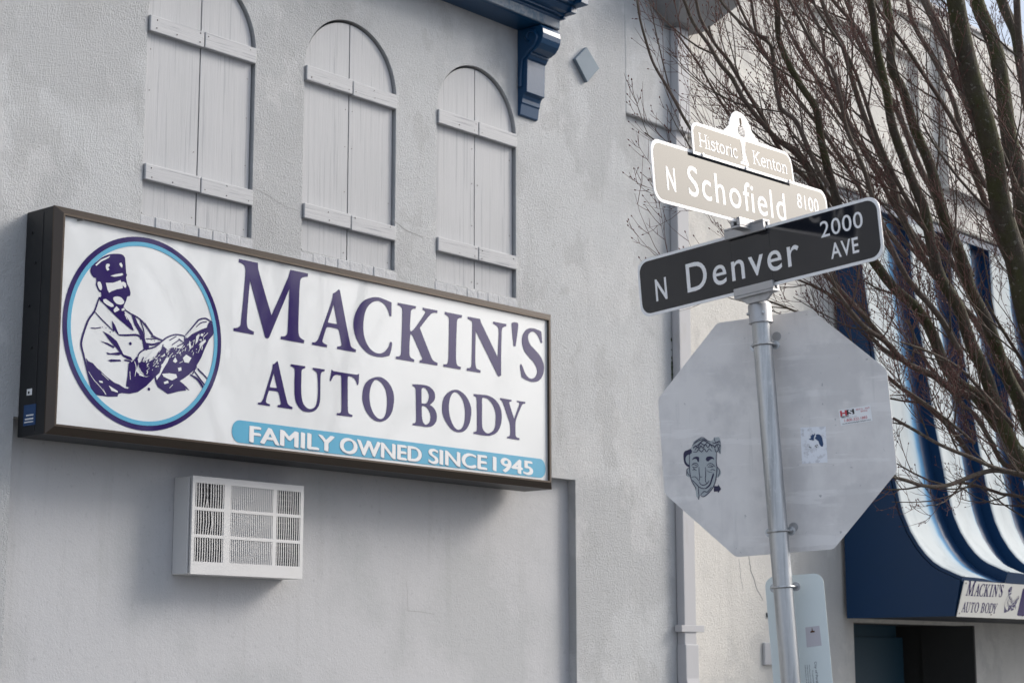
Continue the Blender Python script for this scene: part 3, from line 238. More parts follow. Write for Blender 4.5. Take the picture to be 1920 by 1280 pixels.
def stucco(name, c, patches, st=1.0):
    return mat(name, c, .85, spec=.25, bump=[((95, 95, 60), .7*st, .010, 'n'), (150, .45*st, .005, 'v'), (30, .35*st, .012, 'n'), (6, .2*st, .02, 'n')],
        vary=[((.62, .62, .5), .50, .535, patches[0], .7), ((1.25, 1.25, .85), .53, .56, patches[1], .5), ((2.1, 2.1, 1.5), .555, .58, patches[2], .45), (3.2, .45, .75, patches[2], .4), ((9, 9, .8), .56, .74, tuple(x*.72 for x in c), .35), ((26, 26, 18), .56, .78, tuple(x*.78 for x in c), .55)])
M_wall = stucco('grey_stucco', WALLC, [(.415, .423, .432), (.555, .56, .565), (.40, .405, .41)])
M_wallB = stucco('cream_stucco', (.66, .64, .60), [(.55, .535, .51), (.72, .70, .655), (.52, .51, .49)], 1.05)
M_infill = mat('smooth_stucco', (.49, .495, .51), .85, spec=.25, bump=[((90, 90, 70), .45, .006, 'n'), (14, .2, .012, 'n')], vary=[((.9, .9, .9), .48, .60, (.42, .43, .44), .7), ((10, 10, .7), .55, .75, (.38, .385, .39), .4), ((30, 30, 24), .60, .75, (.32, .32, .34), .5)])
M_board = mat('painted_board', (.455, .463, .48), .6, spec=.25, bump=[((30, 30, 1.6), .35, .006, 'n'), ((120, 120, 7), .3, .003, 'n')], vary=[((48, 48, .9), .565, .62, (.29, .30, .325), .6), ((2, 2, 1.2), .45, .7, (.41, .42, .435), .6)])
M_batten = mat('painted_batten', (.465, .473, .49), .6, spec=.25, bump=[((1.8, 40, 55), .45, .006, 'n')], vary=[((2.5, 60, 75), .57, .63, (.26, .27, .30), .75)])
M_brick = mat('painted_brick', (.48, .49, .51), .75, bump=[(30, .6, .012, 'n')], vary=[(18, .5, .7, (.40, .42, .46), .6)])
M_nail = mat('rusty_nail', (.16, .13, .12), .8)
M_dark = mat('dark_gap', (.03, .032, .038), .9)
M_trimblue = mat('gloss_blue_paint', (.007, .048, .12), .3, spec=.4, bump=[(60, .25, .003, 'n')], vary=[(8, .6, .75, (.02, .085, .16), .5)])
M_slate = mat('slate_blue_paint', (.20, .245, .29), .6, spec=.12, bump=[(40, .2, .004, 'n')], vary=[(6, .5, .7, (.17, .21, .25), .6)])
M_pipe = mat('downspout_paint', (.47, .47, .485), .6, spec=.15, bump=[((6, 6, 2), .15, .01, 'n')], vary=[((10, 10, 3), .6, .75, (.40, .39, .38), .5)])
M_moss = mat('moss', (.03, .045, .012), .95, bump=[(200, .8, .004, 'n')])
M_bronze = mat('bronze_frame', (.075, .06, .05), .34, metal=.75, bump=[((3, 3, 3), .1, .01, 'n')], vary=[((6, 6, 40), .5, .75, (.07, .06, .05), .6)])
M_bronzedk = mat('dark_cabinet', (.018, .019, .021), .5, metal=.2, vary=[(9, .5, .75, (.03, .03, .03), .6)])
M_panel = mat('white_sign_face', (.72, .74, .75), .04, spec=1.0, bump=[((1.6, 1.6, 1.0), .06, .02, 'n')])
M_purple = mat('purple_vinyl', (.030, .018, .105), .07, spec=.6)
M_vblue = mat('light_blue_vinyl', (.10, .37, .55), .25, vary=[(5, .5, .8, (.08, .33, .50), .5)])
M_edge = mat('lifted_vinyl_edge', (.05, .14, .22), .6)
M_vwhite = mat('white_vinyl', (.76, .77, .78), .25)
M_ac = mat('ivory_ac_plastic', (.62, .62, .62), .5, vary=[(6, .5, .8, (.55, .55, .55), .5)])
M_acfin = mat('condenser_fins', (.47, .485, .51), .5, vary=[(14, .5, .8, (.40, .41, .44), .6)])
M_coil = mat('coil_metal', (.16, .155, .15), .5)
M_blade = mat('dark_blue_sheeting', (.003, .0045, .010), .07, spec=.8)
M_bladew = mat('silver_white_sheeting', (.90, .90, .91), .3)
M_galv = mat('galvanised_steel', (.50, .51, .52), .36, metal=.85, bump=[((60, 60, 3), .12, .003, 'n')], vary=[((55, 55, 2.5), .46, .60, (.33, .34, .35), .85), ((120, 120, 40), .55, .7, (.60, .61, .62), .5), (3, .5, .7, (.58, .58, .57), .5)])
M_alum = mat('dull_aluminium', (.78, .755, .74), .5, metal=.1, vary=[(4.5, .42, .66, (.62, .60, .595), .8), ((9, 9, 3), .5, .66, (.84, .82, .80), .5), ((30, 30, 2), .60, .70, (.60, .59, .58), .4), ((2.5, 2.5, 24), .57, .61, (.87, .85, .84), .5), (3.2, .55, .62, (.60, .585, .58), .55), (40, .68, .73, (.33, .33, .34), .7)])
M_cast = mat('cast_aluminium', (.46, .46, .47), .48, metal=.7, bump=[(60, .3, .003, 'n')], vary=[(12, .5, .7, (.34, .34, .35), .6)])
M_mint = mat('pale_green_back', (.72, .79, .79), .35, vary=[(3, .4, .7, (.66, .73, .74), .6)])
M_navyink = mat('navy_ink', (.018, .016, .06), .5)
M_facegrey = mat('sticker_grey', (.40, .44, .46), .45)
M_paper = mat('worn_white_sticker', (.88, .90, .95), .5, vary=[(38, .50, .58, (.62, .62, .65), .75)])
M_red = mat('red_ink', (.55, .05, .07), .5)
M_black = mat('black_ink', (.02, .02, .022), .5)
M_blueink = mat('deep_blue_ink', (.02, .06, .16), .5)
M_rust = mat('rust', (.10, .04, .02), .8)
M_bluedoor = mat('teal_blue_door', (.009, .042, .07), .5, spec=.3, vary=[(3, .4, .7, (.013, .050, .078), .6)])
M_grout = mat('grey_concrete', (.19, .19, .185), .9, bump=[(30, .4, .01, 'n')], vary=[(1.5, .4, .7, (.15, .15, .147), .7)])
M_asphalt = mat('asphalt', (.05, .05, .052), .9, bump=[(90, .6, .01, 'n')], vary=[(.6, .4, .7, (.065, .065, .066), .7)])
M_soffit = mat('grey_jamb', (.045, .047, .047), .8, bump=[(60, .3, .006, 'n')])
# awning white panels: white grading to blue towards one edge (by x inside each module)
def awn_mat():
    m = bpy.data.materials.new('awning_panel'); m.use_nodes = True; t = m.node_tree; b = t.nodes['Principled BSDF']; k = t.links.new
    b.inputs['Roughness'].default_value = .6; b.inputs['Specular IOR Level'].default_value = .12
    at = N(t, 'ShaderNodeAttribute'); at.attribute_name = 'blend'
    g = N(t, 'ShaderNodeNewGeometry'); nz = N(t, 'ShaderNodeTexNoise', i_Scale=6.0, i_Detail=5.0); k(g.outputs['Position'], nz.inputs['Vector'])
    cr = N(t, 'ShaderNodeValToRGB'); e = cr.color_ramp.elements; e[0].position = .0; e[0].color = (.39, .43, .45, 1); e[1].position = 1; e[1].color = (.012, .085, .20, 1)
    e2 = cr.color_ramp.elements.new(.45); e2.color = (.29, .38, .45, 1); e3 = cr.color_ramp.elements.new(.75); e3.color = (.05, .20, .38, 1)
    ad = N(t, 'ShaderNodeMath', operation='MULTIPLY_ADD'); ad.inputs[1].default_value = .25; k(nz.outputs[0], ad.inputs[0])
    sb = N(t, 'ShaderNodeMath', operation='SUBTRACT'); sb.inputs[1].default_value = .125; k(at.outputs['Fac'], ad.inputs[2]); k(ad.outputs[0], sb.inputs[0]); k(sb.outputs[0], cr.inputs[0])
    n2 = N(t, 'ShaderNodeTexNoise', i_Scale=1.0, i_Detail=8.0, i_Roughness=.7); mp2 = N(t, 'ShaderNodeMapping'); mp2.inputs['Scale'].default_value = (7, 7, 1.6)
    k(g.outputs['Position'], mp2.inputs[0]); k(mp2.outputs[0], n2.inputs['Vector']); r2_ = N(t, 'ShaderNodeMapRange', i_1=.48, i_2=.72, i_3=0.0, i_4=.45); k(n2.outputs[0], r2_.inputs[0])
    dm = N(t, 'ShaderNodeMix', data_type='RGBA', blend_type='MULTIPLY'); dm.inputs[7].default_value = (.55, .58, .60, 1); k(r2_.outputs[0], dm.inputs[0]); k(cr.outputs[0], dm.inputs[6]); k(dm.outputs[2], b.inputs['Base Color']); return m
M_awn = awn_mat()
M_awnblue = mat('navy_awning_paint', (.006, .034, .095), .4, spec=.3, bump=[(20, .08, .01, 'n')], vary=[((3, 3, 3), .45, .75, (.006, .034, .085), .7)])
def bark(name, a, b_, moss, amt):
    return mat(name, a, .85, spec=.3, bump=[((60, 60, 24), 1.0, .012, 'n'), ((12, 12, 90), .5, .006, 'n')], vary=[((25, 25, 12), .40, .65, b_, .8), ((7, 7, 3), .42, .60, moss, amt), (38, .60, .66, (.22, .215, .18), .65), ((9, 9, 70), .60, .66, (.04, .03, .025), .5)])
M_trunk = bark('mossy_bark', (.085, .072, .056), (.052, .042, .032), (.062, .067, .022), .75)
M_limb = bark('grey_brown_bark', (.14, .11, .095), (.085, .062, .052), (.08, .073, .042), .4)
M_twig = bark('red_brown_twig', (.15, .078, .066), (.095, .038, .034), (.10, .065, .05), .3)
# ------------------------------------------------------------------ ground
g = MB(); g.box(-60, 120, -4.95, 60, -.4, 0).build('sidewalk', M_grout); tag(bpy.data.objects['sidewalk'], kind='structure')
g = MB(); g.box(-60, 120, -5.1, -4.953, -.4, .004); tag(g.build('kerb', M_grout), kind='structure')
g = MB(); g.box(-150, 250, -17, -5.103, -.5, -.14); tag(g.build('road', M_asphalt), kind='structure')
g = MB(); g.box(-150, 250, -160, -17.003, -.5, 0); tag(g.build('far_sidewalk', M_grout), kind='structure')
# ------------------------------------------------------------------ shop building (grey stucco)
shop = empty('shop_building', 'pale grey stucco building wall with three arched boarded windows', 'building')
WX = [6.34, 7.577, 8.80]; WW = .806; SILL = 4.15; SPR = 5.335
def arch(x0, x1, z0, zs, n=28):
    r = (x1-x0)/2; c = (x0+x1)/2
    return [(x0, z0), (x1, z0)] + [(c+r*math.cos(math.pi*k/n), zs+(r)*math.sin(math.pi*k/n)) for k in range(n+1)]
outer = [(-4, 0), (5.54, 0), (5.54, 2.9), (10.268, 2.915), (10.268, 0), (10.924, 0), (10.924, 9.0), (-4, 9.0)]
loops = [outer] + [arch(x-.012, x+WW+.012, SILL-.0, SPR) for x in WX]
me = fill2d(loops, .07); me.materials.append(M_wall)
wall = bpy.data.objects.new('wall', me); COL.objects.link(wall); put(wall, shop, wall_m(0, .07, 0))
bv = wall.modifiers.new('bevel', 'BEVEL'); bv.width = .012; bv.segments = 2; bv.angle_limit = R_(50)
MB().box(5.3, 10.5, .0705, .20, 0, 3.05).build('infill_panel', M_infill, shop)
MB().box(-4, 10.92, .30, .34, 0, 9).build('backing', M_dark, shop)
for k, x in enumerate(WX):
    win = MB().box(x-.05, x+WW+.05, .0725, .09, SILL-.05, SPR+.46).build('shuttered_window', M_dark, shop)
    win['label'] = ['left arched window with top out of the picture', 'middle arched window closed with painted boards', 'right arched window nearest the blue bracket'][k]
    c = x+WW/2; r = WW/2; gap = .0045
    for sgn in (-1, 1):
        n = 18; pts = [(c+sgn*gap, SILL), (c+sgn*(r-.004), SILL)] + [(c+sgn*(r-.004)*math.cos(math.pi/2*j/n), SPR+(r-.004)*math.sin(math.pi/2*j/n)) for j in range(n+1)]
        pts = pts[:-1]+[(c+sgn*gap, SPR+r-.004)]
        me = fill2d([pts], .022); me.materials.append(M_board)
        o = bpy.data.objects.new('board', me); COL.objects.link(o); put(o, win, wall_m(0, .046+random.uniform(-.002, .002), 0))
        b = o.modifiers.new('bevel', 'BEVEL'); b.width = .003; b.segments = 1
        for z0, z1 in ((5.25, 5.348), (4.352, 4.448)):
            a0, a1 = (c+.006, c+r+.006) if sgn > 0 else (c-r-.002, c-.003)
            j = random.uniform(-.004, .004)
            MB().box(a0, a1, -.014, .024, z0+j, z1+j).build('batten', M_batten, win, bevel=.004)
    nl = MB()
    for sgn in (-1, 1):
        for z in (5.275, 5.325, 4.375, 4.43):
            for q in (.035, .20, .365):
                if random.random() < .45: nx_ = c+sgn*q+random.uniform(-.01, .01); nl.tube([(nx_, -.0135, z+random.uniform(-.008, .008)), (nx_, -.0155, z)], .0034, 6)
        for z in (4.2, 4.6, 4.9, 5.15): nx_ = c+sgn*random.choice((.03, .37)); nl.tube([(nx_, .025, z), (nx_, .021, z)], .0032, 6)
    tag(nl.build('nail_heads', M_nail, win), kind='stuff')
    nb = 8; bw = (WW+.05)/nb
    for j in range(nb):
        bx = x-.02+j*bw
        MB().box(bx+.001, bx+bw-.0008-random.choice((0, 0, .001, .006)), -.003+random.uniform(-.003, .003), .03, SILL-.10+random.uniform(-.003, .003), SILL-.006+random.uniform(-.006, .004)).build('sill_brick', M_brick, win, bevel=.004)
# diamond tile
mb = MB(); mb.prism([(10.27, 6.076), (10.413, 5.928), (10.56, 6.074), (10.408, 6.204)], 0, .032, lambda a, b, c_: (a, .0-c_, b)); mb.build('diamond_tile', M_slate, shop, bevel=.003)
# blue cornice with bracket
XC = 9.637; XE = 9.845
cor = MB().prism([(0.0, 6.137), (-.20, 6.137), (-.225, 6.142), (-.225, 6.215), (-.235, 6.225), (-.235, 6.235), (-.262, 6.24), (-.262, 6.252), (-.30, 6.262), (-.33, 6.29), (-.33, 6.302), (-.362, 6.305), (-.362, 6.318), (-.40, 6.335), (-.425, 6.37), (-.425, 6.40), (0, 6.56)], 5.2, XE, lambda a, b, c_: (c_, a, b)).build('cornice', M_trimblue, shop)
# mitred return at the end
MB().box(XE+.002, XE+.03, -.262, -.0, 6.22, 6.25).box(XE+.002, XE+.06, -.335, -.0, 6.252, 6.30).box(XE+.002, XE+.085, -.43, 0, 6.303, 6.40).build('return_moulding', M_trimblue, cor, bevel=.004)
MB().box(5.2, XE-.002, -.229, -.2265, 6.146, 6.211).build('fascia', mat('worn_fascia', (.16, .19, .23), .55, spec=.15, vary=[(20, .45, .6, (.03, .09, .16), .7)]), cor)
for k in range(19):
    xx = XE+.01-.115-k*.235; pts = []; n = 8
    mb = MB(); vs = []
    for j in range(n+1):
        a = math.pi*j/n; vs.append((xx+.11*math.cos(a), .085*math.sin(a)))
    fr = lambda a, b, c_: (a, -.46+c_, 6.40+b+c_*.42)
    mb.prism(vs, 0, .46, fr); mb.build('roof_tile', mat('tile', (.03, .09, .16), .25) if k == 0 else bpy.data.materials['tile'], cor)
br = None
prof = [(0.0, 6.135), (-.222, 6.128), (-.238, 6.10), (-.243, 6.065), (-.238, 6.03), (-.222, 5.995), (-.19, 5.963), (-.15, 5.945), (-.128, 5.942), (-.128, 5.930), (-.118, 5.925), (-.108, 5.905), (-.095, 5.897), (-.093, 5.86), (-.087, 5.655), (-.07, 5.652), (-.055, 5.64), (-.045, 5.615), (-.042, 5.585), (-.035, 5.58), (-.022, 5.50), (0, 5.492)]
brk = MB().prism(prof, XC, XE-.005, lambda a, b, c_: (c_, a, b)).build('bracket', M_trimblue, cor, bevel=.004)
# raised scroll on its left cheek
sc = [(.0, 6.11)] + [(-.12+.095*math.cos(R_(a)), 6.03+.085*math.sin(R_(a))) for a in range(90, 300, 20)][:0]
path = [Vector((XC-.004, -.03, 5.70)), Vector((XC-.004, -.035, 5.80)), Vector((XC-.004, -.05, 5.90)), Vector((XC-.004, -.11, 5.955)), Vector((XC-.004, -.17, 5.99)), Vector((XC-.004, -.19, 6.04)), Vector((XC-.004, -.165, 6.09)), Vector((XC-.004, -.11, 6.10)), Vector((XC-.004, -.085, 6.06)), Vector((XC-.004, -.11, 6.03))]
MB().tube(path, [.016, .014, .013, .014, .014, .014, .013, .012, .011, .010], 6).build('scroll', M_trimblue, brk)
# ------------------------------------------------------------------ neighbouring building (cream stucco)
nb_ = empty('tall_building', 'tall cream stucco building behind the bare tree, with ledges and a piered wall', 'building')
XB0 = 10.926; XB1 = 30
DX0, DX1 = 14.16, 16.42
XB0 = 11.56; outerB = [(XB0, 0), (DX0, 0), (DX0, 1.97), (DX1, 1.97), (DX1, 0), (XB1, 0), (XB1, 5.815), (XB0, 5.815)]
me = fill2d([outerB], .22); me.materials.append(M_wallB); o = bpy.data.objects.new('lower_wall', me); COL.objects.link(o); put(o, nb_, wall_m(0, .26, 0))
panel = [(12.3, 6.5), (15.68, 6.5), (15.68, 7.475), (12.3, 7.475)]
me = fill2d([[(XB0, 5.817), (XB1, 5.817), (XB1, 7.83), (XB0, 7.83)], panel], .26); me.materials.append(M_wallB); o = bpy.data.objects.new('upper_wall', me); COL.objects.link(o); put(o, nb_, wall_m(0, .26, 0))
b = o.modifiers.new('bevel', 'BEVEL'); b.width = .01; b.segments = 2
MB().box(12.2, 15.8, .07, .2, 6.4, 7.6).build('recessed_panel', M_wallB, nb_)
MB().box(10.926, 11.559, .04, .26, 0, 5.813).build('corner_strip', M_wall, nb_)
MB().box(10.926, 11.559, .0, .26, 5.815, 7.83).build('corner_strip', M_wall, nb_, bevel=.012)
XB0 = 10.926
MB().box(XB0, XB1, -.04, .26, 7.835, 8.055).build('parapet', M_wallB, nb_, bevel=.01)
MB().box(XB0-.004, XB1, -.07, .30, 8.057, 8.09).build('coping', M_pipe, nb_)
MB().box(16.05, 19.2, -.09, -.002, 6.22, 7.828).build('pier', M_wallB, nb_, bevel=.008)
MB().box(11.72, XB1, -.035, -.0025, 5.84, 5.875).build('ledge', mat('weathered_ledge', (.22, .22, .20), .9, bump=[(30, .5, .01, 'n')]), nb_, bevel=.006)
# entrance
dr = MB().box(14.0, 15.9, .60, .64, 0, 1.99).build('doorway', M_bluedoor, nb_)
MB().box(14.9, 16.0, .585, .598, 0, 1.86).build('door_leaf', M_bluedoor, dr, bevel=.004)
MB().box(14.3, 14.86, .585, .598, .2, 1.80).build('door_panel', M_bluedoor, dr, bevel=.004)
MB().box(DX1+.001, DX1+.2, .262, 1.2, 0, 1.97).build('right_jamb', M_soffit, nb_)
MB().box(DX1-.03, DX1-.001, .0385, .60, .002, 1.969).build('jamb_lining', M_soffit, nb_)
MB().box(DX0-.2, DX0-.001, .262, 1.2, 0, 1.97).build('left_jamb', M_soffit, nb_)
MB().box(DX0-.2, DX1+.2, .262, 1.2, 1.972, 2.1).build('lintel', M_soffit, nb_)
MB().box(XB0, XB1, 1.3, 1.34, 0, 7.9).build('rear_wall', M_dark, nb_)
# small wall details: vents and stub by the pole
MB().box(12.78, 12.92, .030, .0385, 1.985, 2.02).build('wall_vent', M_dark, nb_)
MB().box(12.71, 12.96, .012, .0385, 1.60, 1.78).build('wall_vent', M_pipe, nb_, bevel=.006)
# cracks in the stucco
cm = mat('crack_shadow', (.25, .25, .25), .95)
def crack(par, pts, w, y):
    mb = MB(); P = []
    for (x0, z0), (x1, z1) in zip(pts[:-1], pts[1:]):
        for k in range(5): t = k/5; P.append((x0+(x1-x0)*t+random.uniform(-.006, .006), z0+(z1-z0)*t))
    vs, fs = ribbon(P, w, 0); mb.add([(v[0], y-.0012, v[1]) for v in vs], fs); return mb.build('crack', cm, par)
crack(nb_, [(12.55, 2.48), (12.57, 2.36), (12.66, 2.20), (12.76, 2.10)], .012, .04)
crack(nb_, [(12.40, 2.44), (12.42, 2.30), (12.47, 2.16)], .006, .04)
crack(shop, [(7.15, 4.47), (7.25, 4.45), (7.42, 4.40), (7.56, 4.39)], .0022, 0)
crack(shop, [(8.6, 2.15), (8.61, 2.05), (8.62, 1.95), (8.75, 1.945), (8.9, 1.93)], .0022, .0705)
crack(shop, [(8.35, 4.50), (8.5, 4.44), (8.7, 4.42)], .004, 0)
# ------------------------------------------------------------------ downspout
dsp = empty('downspout', 'painted square downspout with funnel head running down the wall seam', 'downspout', (11.55, 0, 0))
X0, X1 = 11.535, 11.69; Y0, Y1 = -.037, .036
MB().box(X0-.012, X1-.008, -.078, -.003, 5.80, 6.66).build('upper_pipe', M_pipe, dsp, bevel=.006)
MB().box(X0, X1, Y0, Y1, 3.60, 5.81).build('pipe', M_pipe, dsp, bevel=.006)
MB().box(X0+.002, X1+.001, Y0+.002, Y1, 1.725, 3.598).build('pipe', M_pipe, dsp, bevel=.006)
MB().box(X0+.004, X1, Y0+.004, Y1, 3.585, 3.612).build('pipe_joint', M_moss, dsp)
MB().box(X0-.05, X1+.09, Y0-.008, Y0-.002, 1.85, 1.90).box(X0-.05, X0-.004, Y0-.001, .02, 1.85, 1.90).build('strap', M_pipe, dsp, bevel=.002)
MB().box(X0-.03, X1+.03, Y0-.006, Y0-.002, 3.16, 3.20).box(X0-.03, X0-.004, Y0-.001, .02, 3.16, 3.20).build('strap', M_pipe, dsp, bevel=.002)
mb = MB(); mb.prism([(Y1-.0, 1.755), (Y0-.012, 1.755), (Y0-.012, 1.50), (Y0-.06, 1.25), (Y0-.06, 0.1), (Y1-.05, .1), (Y1-.05, 1.25), (Y1, 1.5)], X0-.006, X1+.006, lambda a, b, c_: (c_, a, b)); mb.build('elbow', M_pipe, dsp, bevel=.005)
mb = MB(); a = [(11.43, -.004), (11.78, -.004), (11.78, -.16), (11.43, -.16)]; c2 = [(11.12, 0), (12.0, 0), (12.0, -.38), (11.12, -.38)]
mb.add([(x, y, 6.66) for x, y in a]+[(x, y, 6.91) for x, y in c2]+[(x, y, 7.3) for x, y in c2], [(0, 1, 2, 3), (0, 4, 5, 1), (1, 5, 6, 2), (2, 6, 7, 3), (3, 7, 4, 0), (4, 8, 9, 5), (5, 9, 10, 6), (6, 10, 11, 7), (7, 11, 8, 4), (8, 11, 10, 9)]); mb.build('funnel_head', mat('shaded_funnel_grey', (.24, .24, .245), .6, spec=.2, vary=[(5, .5, .7, (.19, .19, .19), .5)]), dsp, bevel=.006)  # funnel darker than the pipe: shade of its sloping underside put into the colour
mb = MB()
for k in range(60):
    z = random.choice([random.uniform(3.2, 4.15), random.uniform(3.25, 3.6), random.uniform(3.7, 4.0)]); r = random.uniform(.004, .011)
    mb.tube([(X0-.003, Y1+.006, z-r*2), (X0-.005, Y1+.004, z), (X0-.003, Y1+.006, z+r*2.4)], [r*.4, r, r*.4], 5)
tag(mb.build('moss_growth', M_moss, dsp), kind='stuff')
# ------------------------------------------------------------------ big sign
SX, SZ, SY = 5.566, 2.79, -.28
sign = empty('wall_sign', 'long white sign box with purple MACKIN\'S AUTO BODY lettering and bronze frame', 'sign', (SX, 0, SZ))
W_, H_ = 4.13, 1.221
MB().box(SX, SX+W_, -.245, -.004, SZ, SZ+H_).build('cabinet', M_bronzedk, sign, bevel=.004)
MB().box(SX-.003, SX, -.16, -.155, SZ+.02, SZ+H_-.02).build('side_seam', M_black, sign)
for z in (.23, .47, .70, .93, 1.10): MB().tube([(SX-.006, -.10 if int(z*100) % 2 else -.06, SZ+z), (SX+.002, -.10 if int(z*100) % 2 else -.06, SZ+z)], .008, 8).build('rivet', M_bronzedk, sign)
mb = MB().box(SX-.004, SX-.0005, -.165, -.06, SZ+.055, SZ+.165); o = mb.build('blue_label', M_blueink, sign); 
MB().box(SX-.0055, SX-.0042, -.15, -.075, SZ+.085, SZ+.093).box(SX-.0055, SX-.0042, -.15, -.085, SZ+.105, SZ+.112).box(SX-.0055, SX-.0042, -.15, -.07, SZ+.07, SZ+.076).build('label_print', M_vwhite, sign)
MB().box(SX-.005, SX-.0005, -.125, -.08, SZ+.215, SZ+.25).build('switch_plate', M_vwhite, sign, bevel=.002)
fo = [(0, 0), (W_, 0), (W_, H_), (0, H_)]; pi_ = [(.045, .053), (4.07, .053), (4.07, 1.17), (.048, 1.17)]
mb = MB(); ins = .012
def fr_pt(p, y): return (SX+p[0], y, SZ+p[1])
cx_, cz_ = W_/2, H_/2
for i in range(4):
    j = (i+1) % 4
    A0, A1, B0, B1 = fo[i], fo[j], pi_[i], pi_[j]
    mid0 = (A0[0]*.22+B0[0]*.78, A0[1]*.22+B0[1]*.78); mid1 = (A1[0]*.22+B1[0]*.78, A1[1]*.22+B1[1]*.78)
    mb = MB(); vs = [fr_pt(A0, -.240), fr_pt(A1, -.240), fr_pt(A0, -.252), fr_pt(A1, -.252), fr_pt(mid0, -.285), fr_pt(mid1, -.285), fr_pt(B0, -.285), fr_pt(B1, -.285), fr_pt(B0, -.262), fr_pt(B1, -.262)]
    mb.add(vs, [(0, 1, 3, 2), (2, 3, 5, 4), (4, 5, 7, 6), (6, 7, 9, 8)])
    mb.build('frame_rail', M_bronze, sign)
mb = MB(); mb.box(SX+.03, SX+W_-.03, -.2655, -.25, SZ+.04, SZ+H_-.03); face = mb.build('sign_face', M_panel, sign)
wire = MB().tube([(SX+.13, -.275, SZ+1.158), (SX+.155, -.29, SZ+1.163), (SX+.17, -.28, SZ+1.17)], .003, 5).build('stray_wire', M_black, sign)
ZF = -.2665
def loopset(v): return [spl(p) for p in v]
LT = {k: fill2d(loopset(v), .0012) for k, v in ART['letters'].items()}
for me in LT.values(): me.materials.append(M_purple)
for k in ['M', 'A', 'C', 'K', 'I', 'N', 'apos', 'S', 'A2', 'U', 'T', 'O', 'B', 'O2', 'D', 'Y']:
    o = bpy.data.objects.new('letter', LT[k]); COL.objects.link(o); put(o, sign, wall_m(SX, ZF, SZ))
# roundel
CX, CZ, RX, RZ = .612, .610, .542, .537
me = merge([(fill2d([circ(CX, CZ, RX, RZ, 96), circ(CX, CZ, RX-.028, RZ-.028, 96)], .001), 0, 0), (fill2d([circ(CX, CZ, RX-.0285, RZ-.0285, 96), circ(CX, CZ, RX-.052, RZ-.052, 96)], .0016), 1, 0)], 'roundel', [M_purple, M_vblue], sign, wall_m(SX, ZF, SZ))
def man_mesh(z=0):
    mb = MB(); lay = 0
    def addf(loops, mi, z_):
        m_ = fill2d(loops, 0); mb.add([(v.co.x, v.co.y, z_) for v in m_.vertices], [tuple(p.vertices) for p in m_.polygons], mi); bpy.data.meshes.remove(m_)
    for i, p in enumerate(ART['man_dark']): addf([spl(p)], 0, .0006+i*.00002)
    for i, p in enumerate(ART['man_white']): addf([spl(p)], 1, .0011+i*.00002)
    for i, (w, p) in enumerate(ART['man_strokes']):
        vs, fs = ribbon(open_spl(p), w*1.75e-4, .0009+i*.000005); mb.add(vs, fs, 0)
    for i, (w, p) in enumerate(ART['man_wst']):
        vs, fs = ribbon(open_spl(p), w*1e-4, .0018+i*.00001); mb.add(vs, fs, 1)
    for i, (w, p) in enumerate(ART['man_dots']): addf([circ(p[0]*1e-4, p[1]*1e-4, w*1e-4, n=12)], 0, .0007+i*.00001)
    random.seed(3)
    for i in range(90):   # hatching on glove and wheel
        u = random.uniform(.62, .88) if i % 3 else random.uniform(.85, 1.03); v = .425+(u-.62)*.62+(random.uniform(-.05, .02) if i % 3 else random.uniform(-.10, .0))
        a = R_(random.choice([60, 75, 35])); L = random.uniform(.006, .02)
        vs, fs = ribbon([(u, v), (u+L*.5*math.cos(a), v+L*.5*math.sin(a)), (u+L*math.cos(a), v+L*math.sin(a))], random.uniform(.0025, .005), .0021+i*.000002); mb.add(vs, fs, 1)
    return mb
def M2(): return mb
mm = man_mesh(); man_me = mm.mesh('driver_emblem', [M_purple, M_panel]); o = bpy.data.objects.new('driver_emblem', man_me); COL.objects.link(o); put(o, sign, wall_m(SX, ZF, SZ))
# tagline pill
pill = merge([(fill2d([rrect(1.25, 4.045, .069, .199, .06, 10)], .0012), 0, 0)], 'tagline_band', [M_vblue], sign, wall_m(SX, ZF, SZ))
words = [('FAMILY', 1.385, 2.05), ('OWNED', 2.105, 2.81), ('SINCE', 2.885, 3.435), ('1945', 3.505, 3.905)]
def glyph_w(me): return me
for wd, a, b in words: letters(wd, a, b, .081, .097, .0, .0030, M_vwhite, sign, wall_m(SX, ZF, SZ), M_edge if wd != '1945' else None, bold=.007)
# ------------------------------------------------------------------ air conditioner
ac = empty('air_conditioner', 'white through-wall air conditioner with bent grille under the sign box', 'air conditioner', (7.1, 0, 2.1))
AX0, AX1, AZ0, AZ1, AF = 6.68, 7.535, 2.112, 2.668, -.070
MB().box(AX0, AX1, AF+.004, .069, AZ0, AZ1).build('casing', M_ac, ac, bevel=.006)
fx = [(0, .02), (.165, .215), (.545, .575), (.86-.02+.03, .89)]
AW = AX1-AX0; AH = AZ1-AZ0
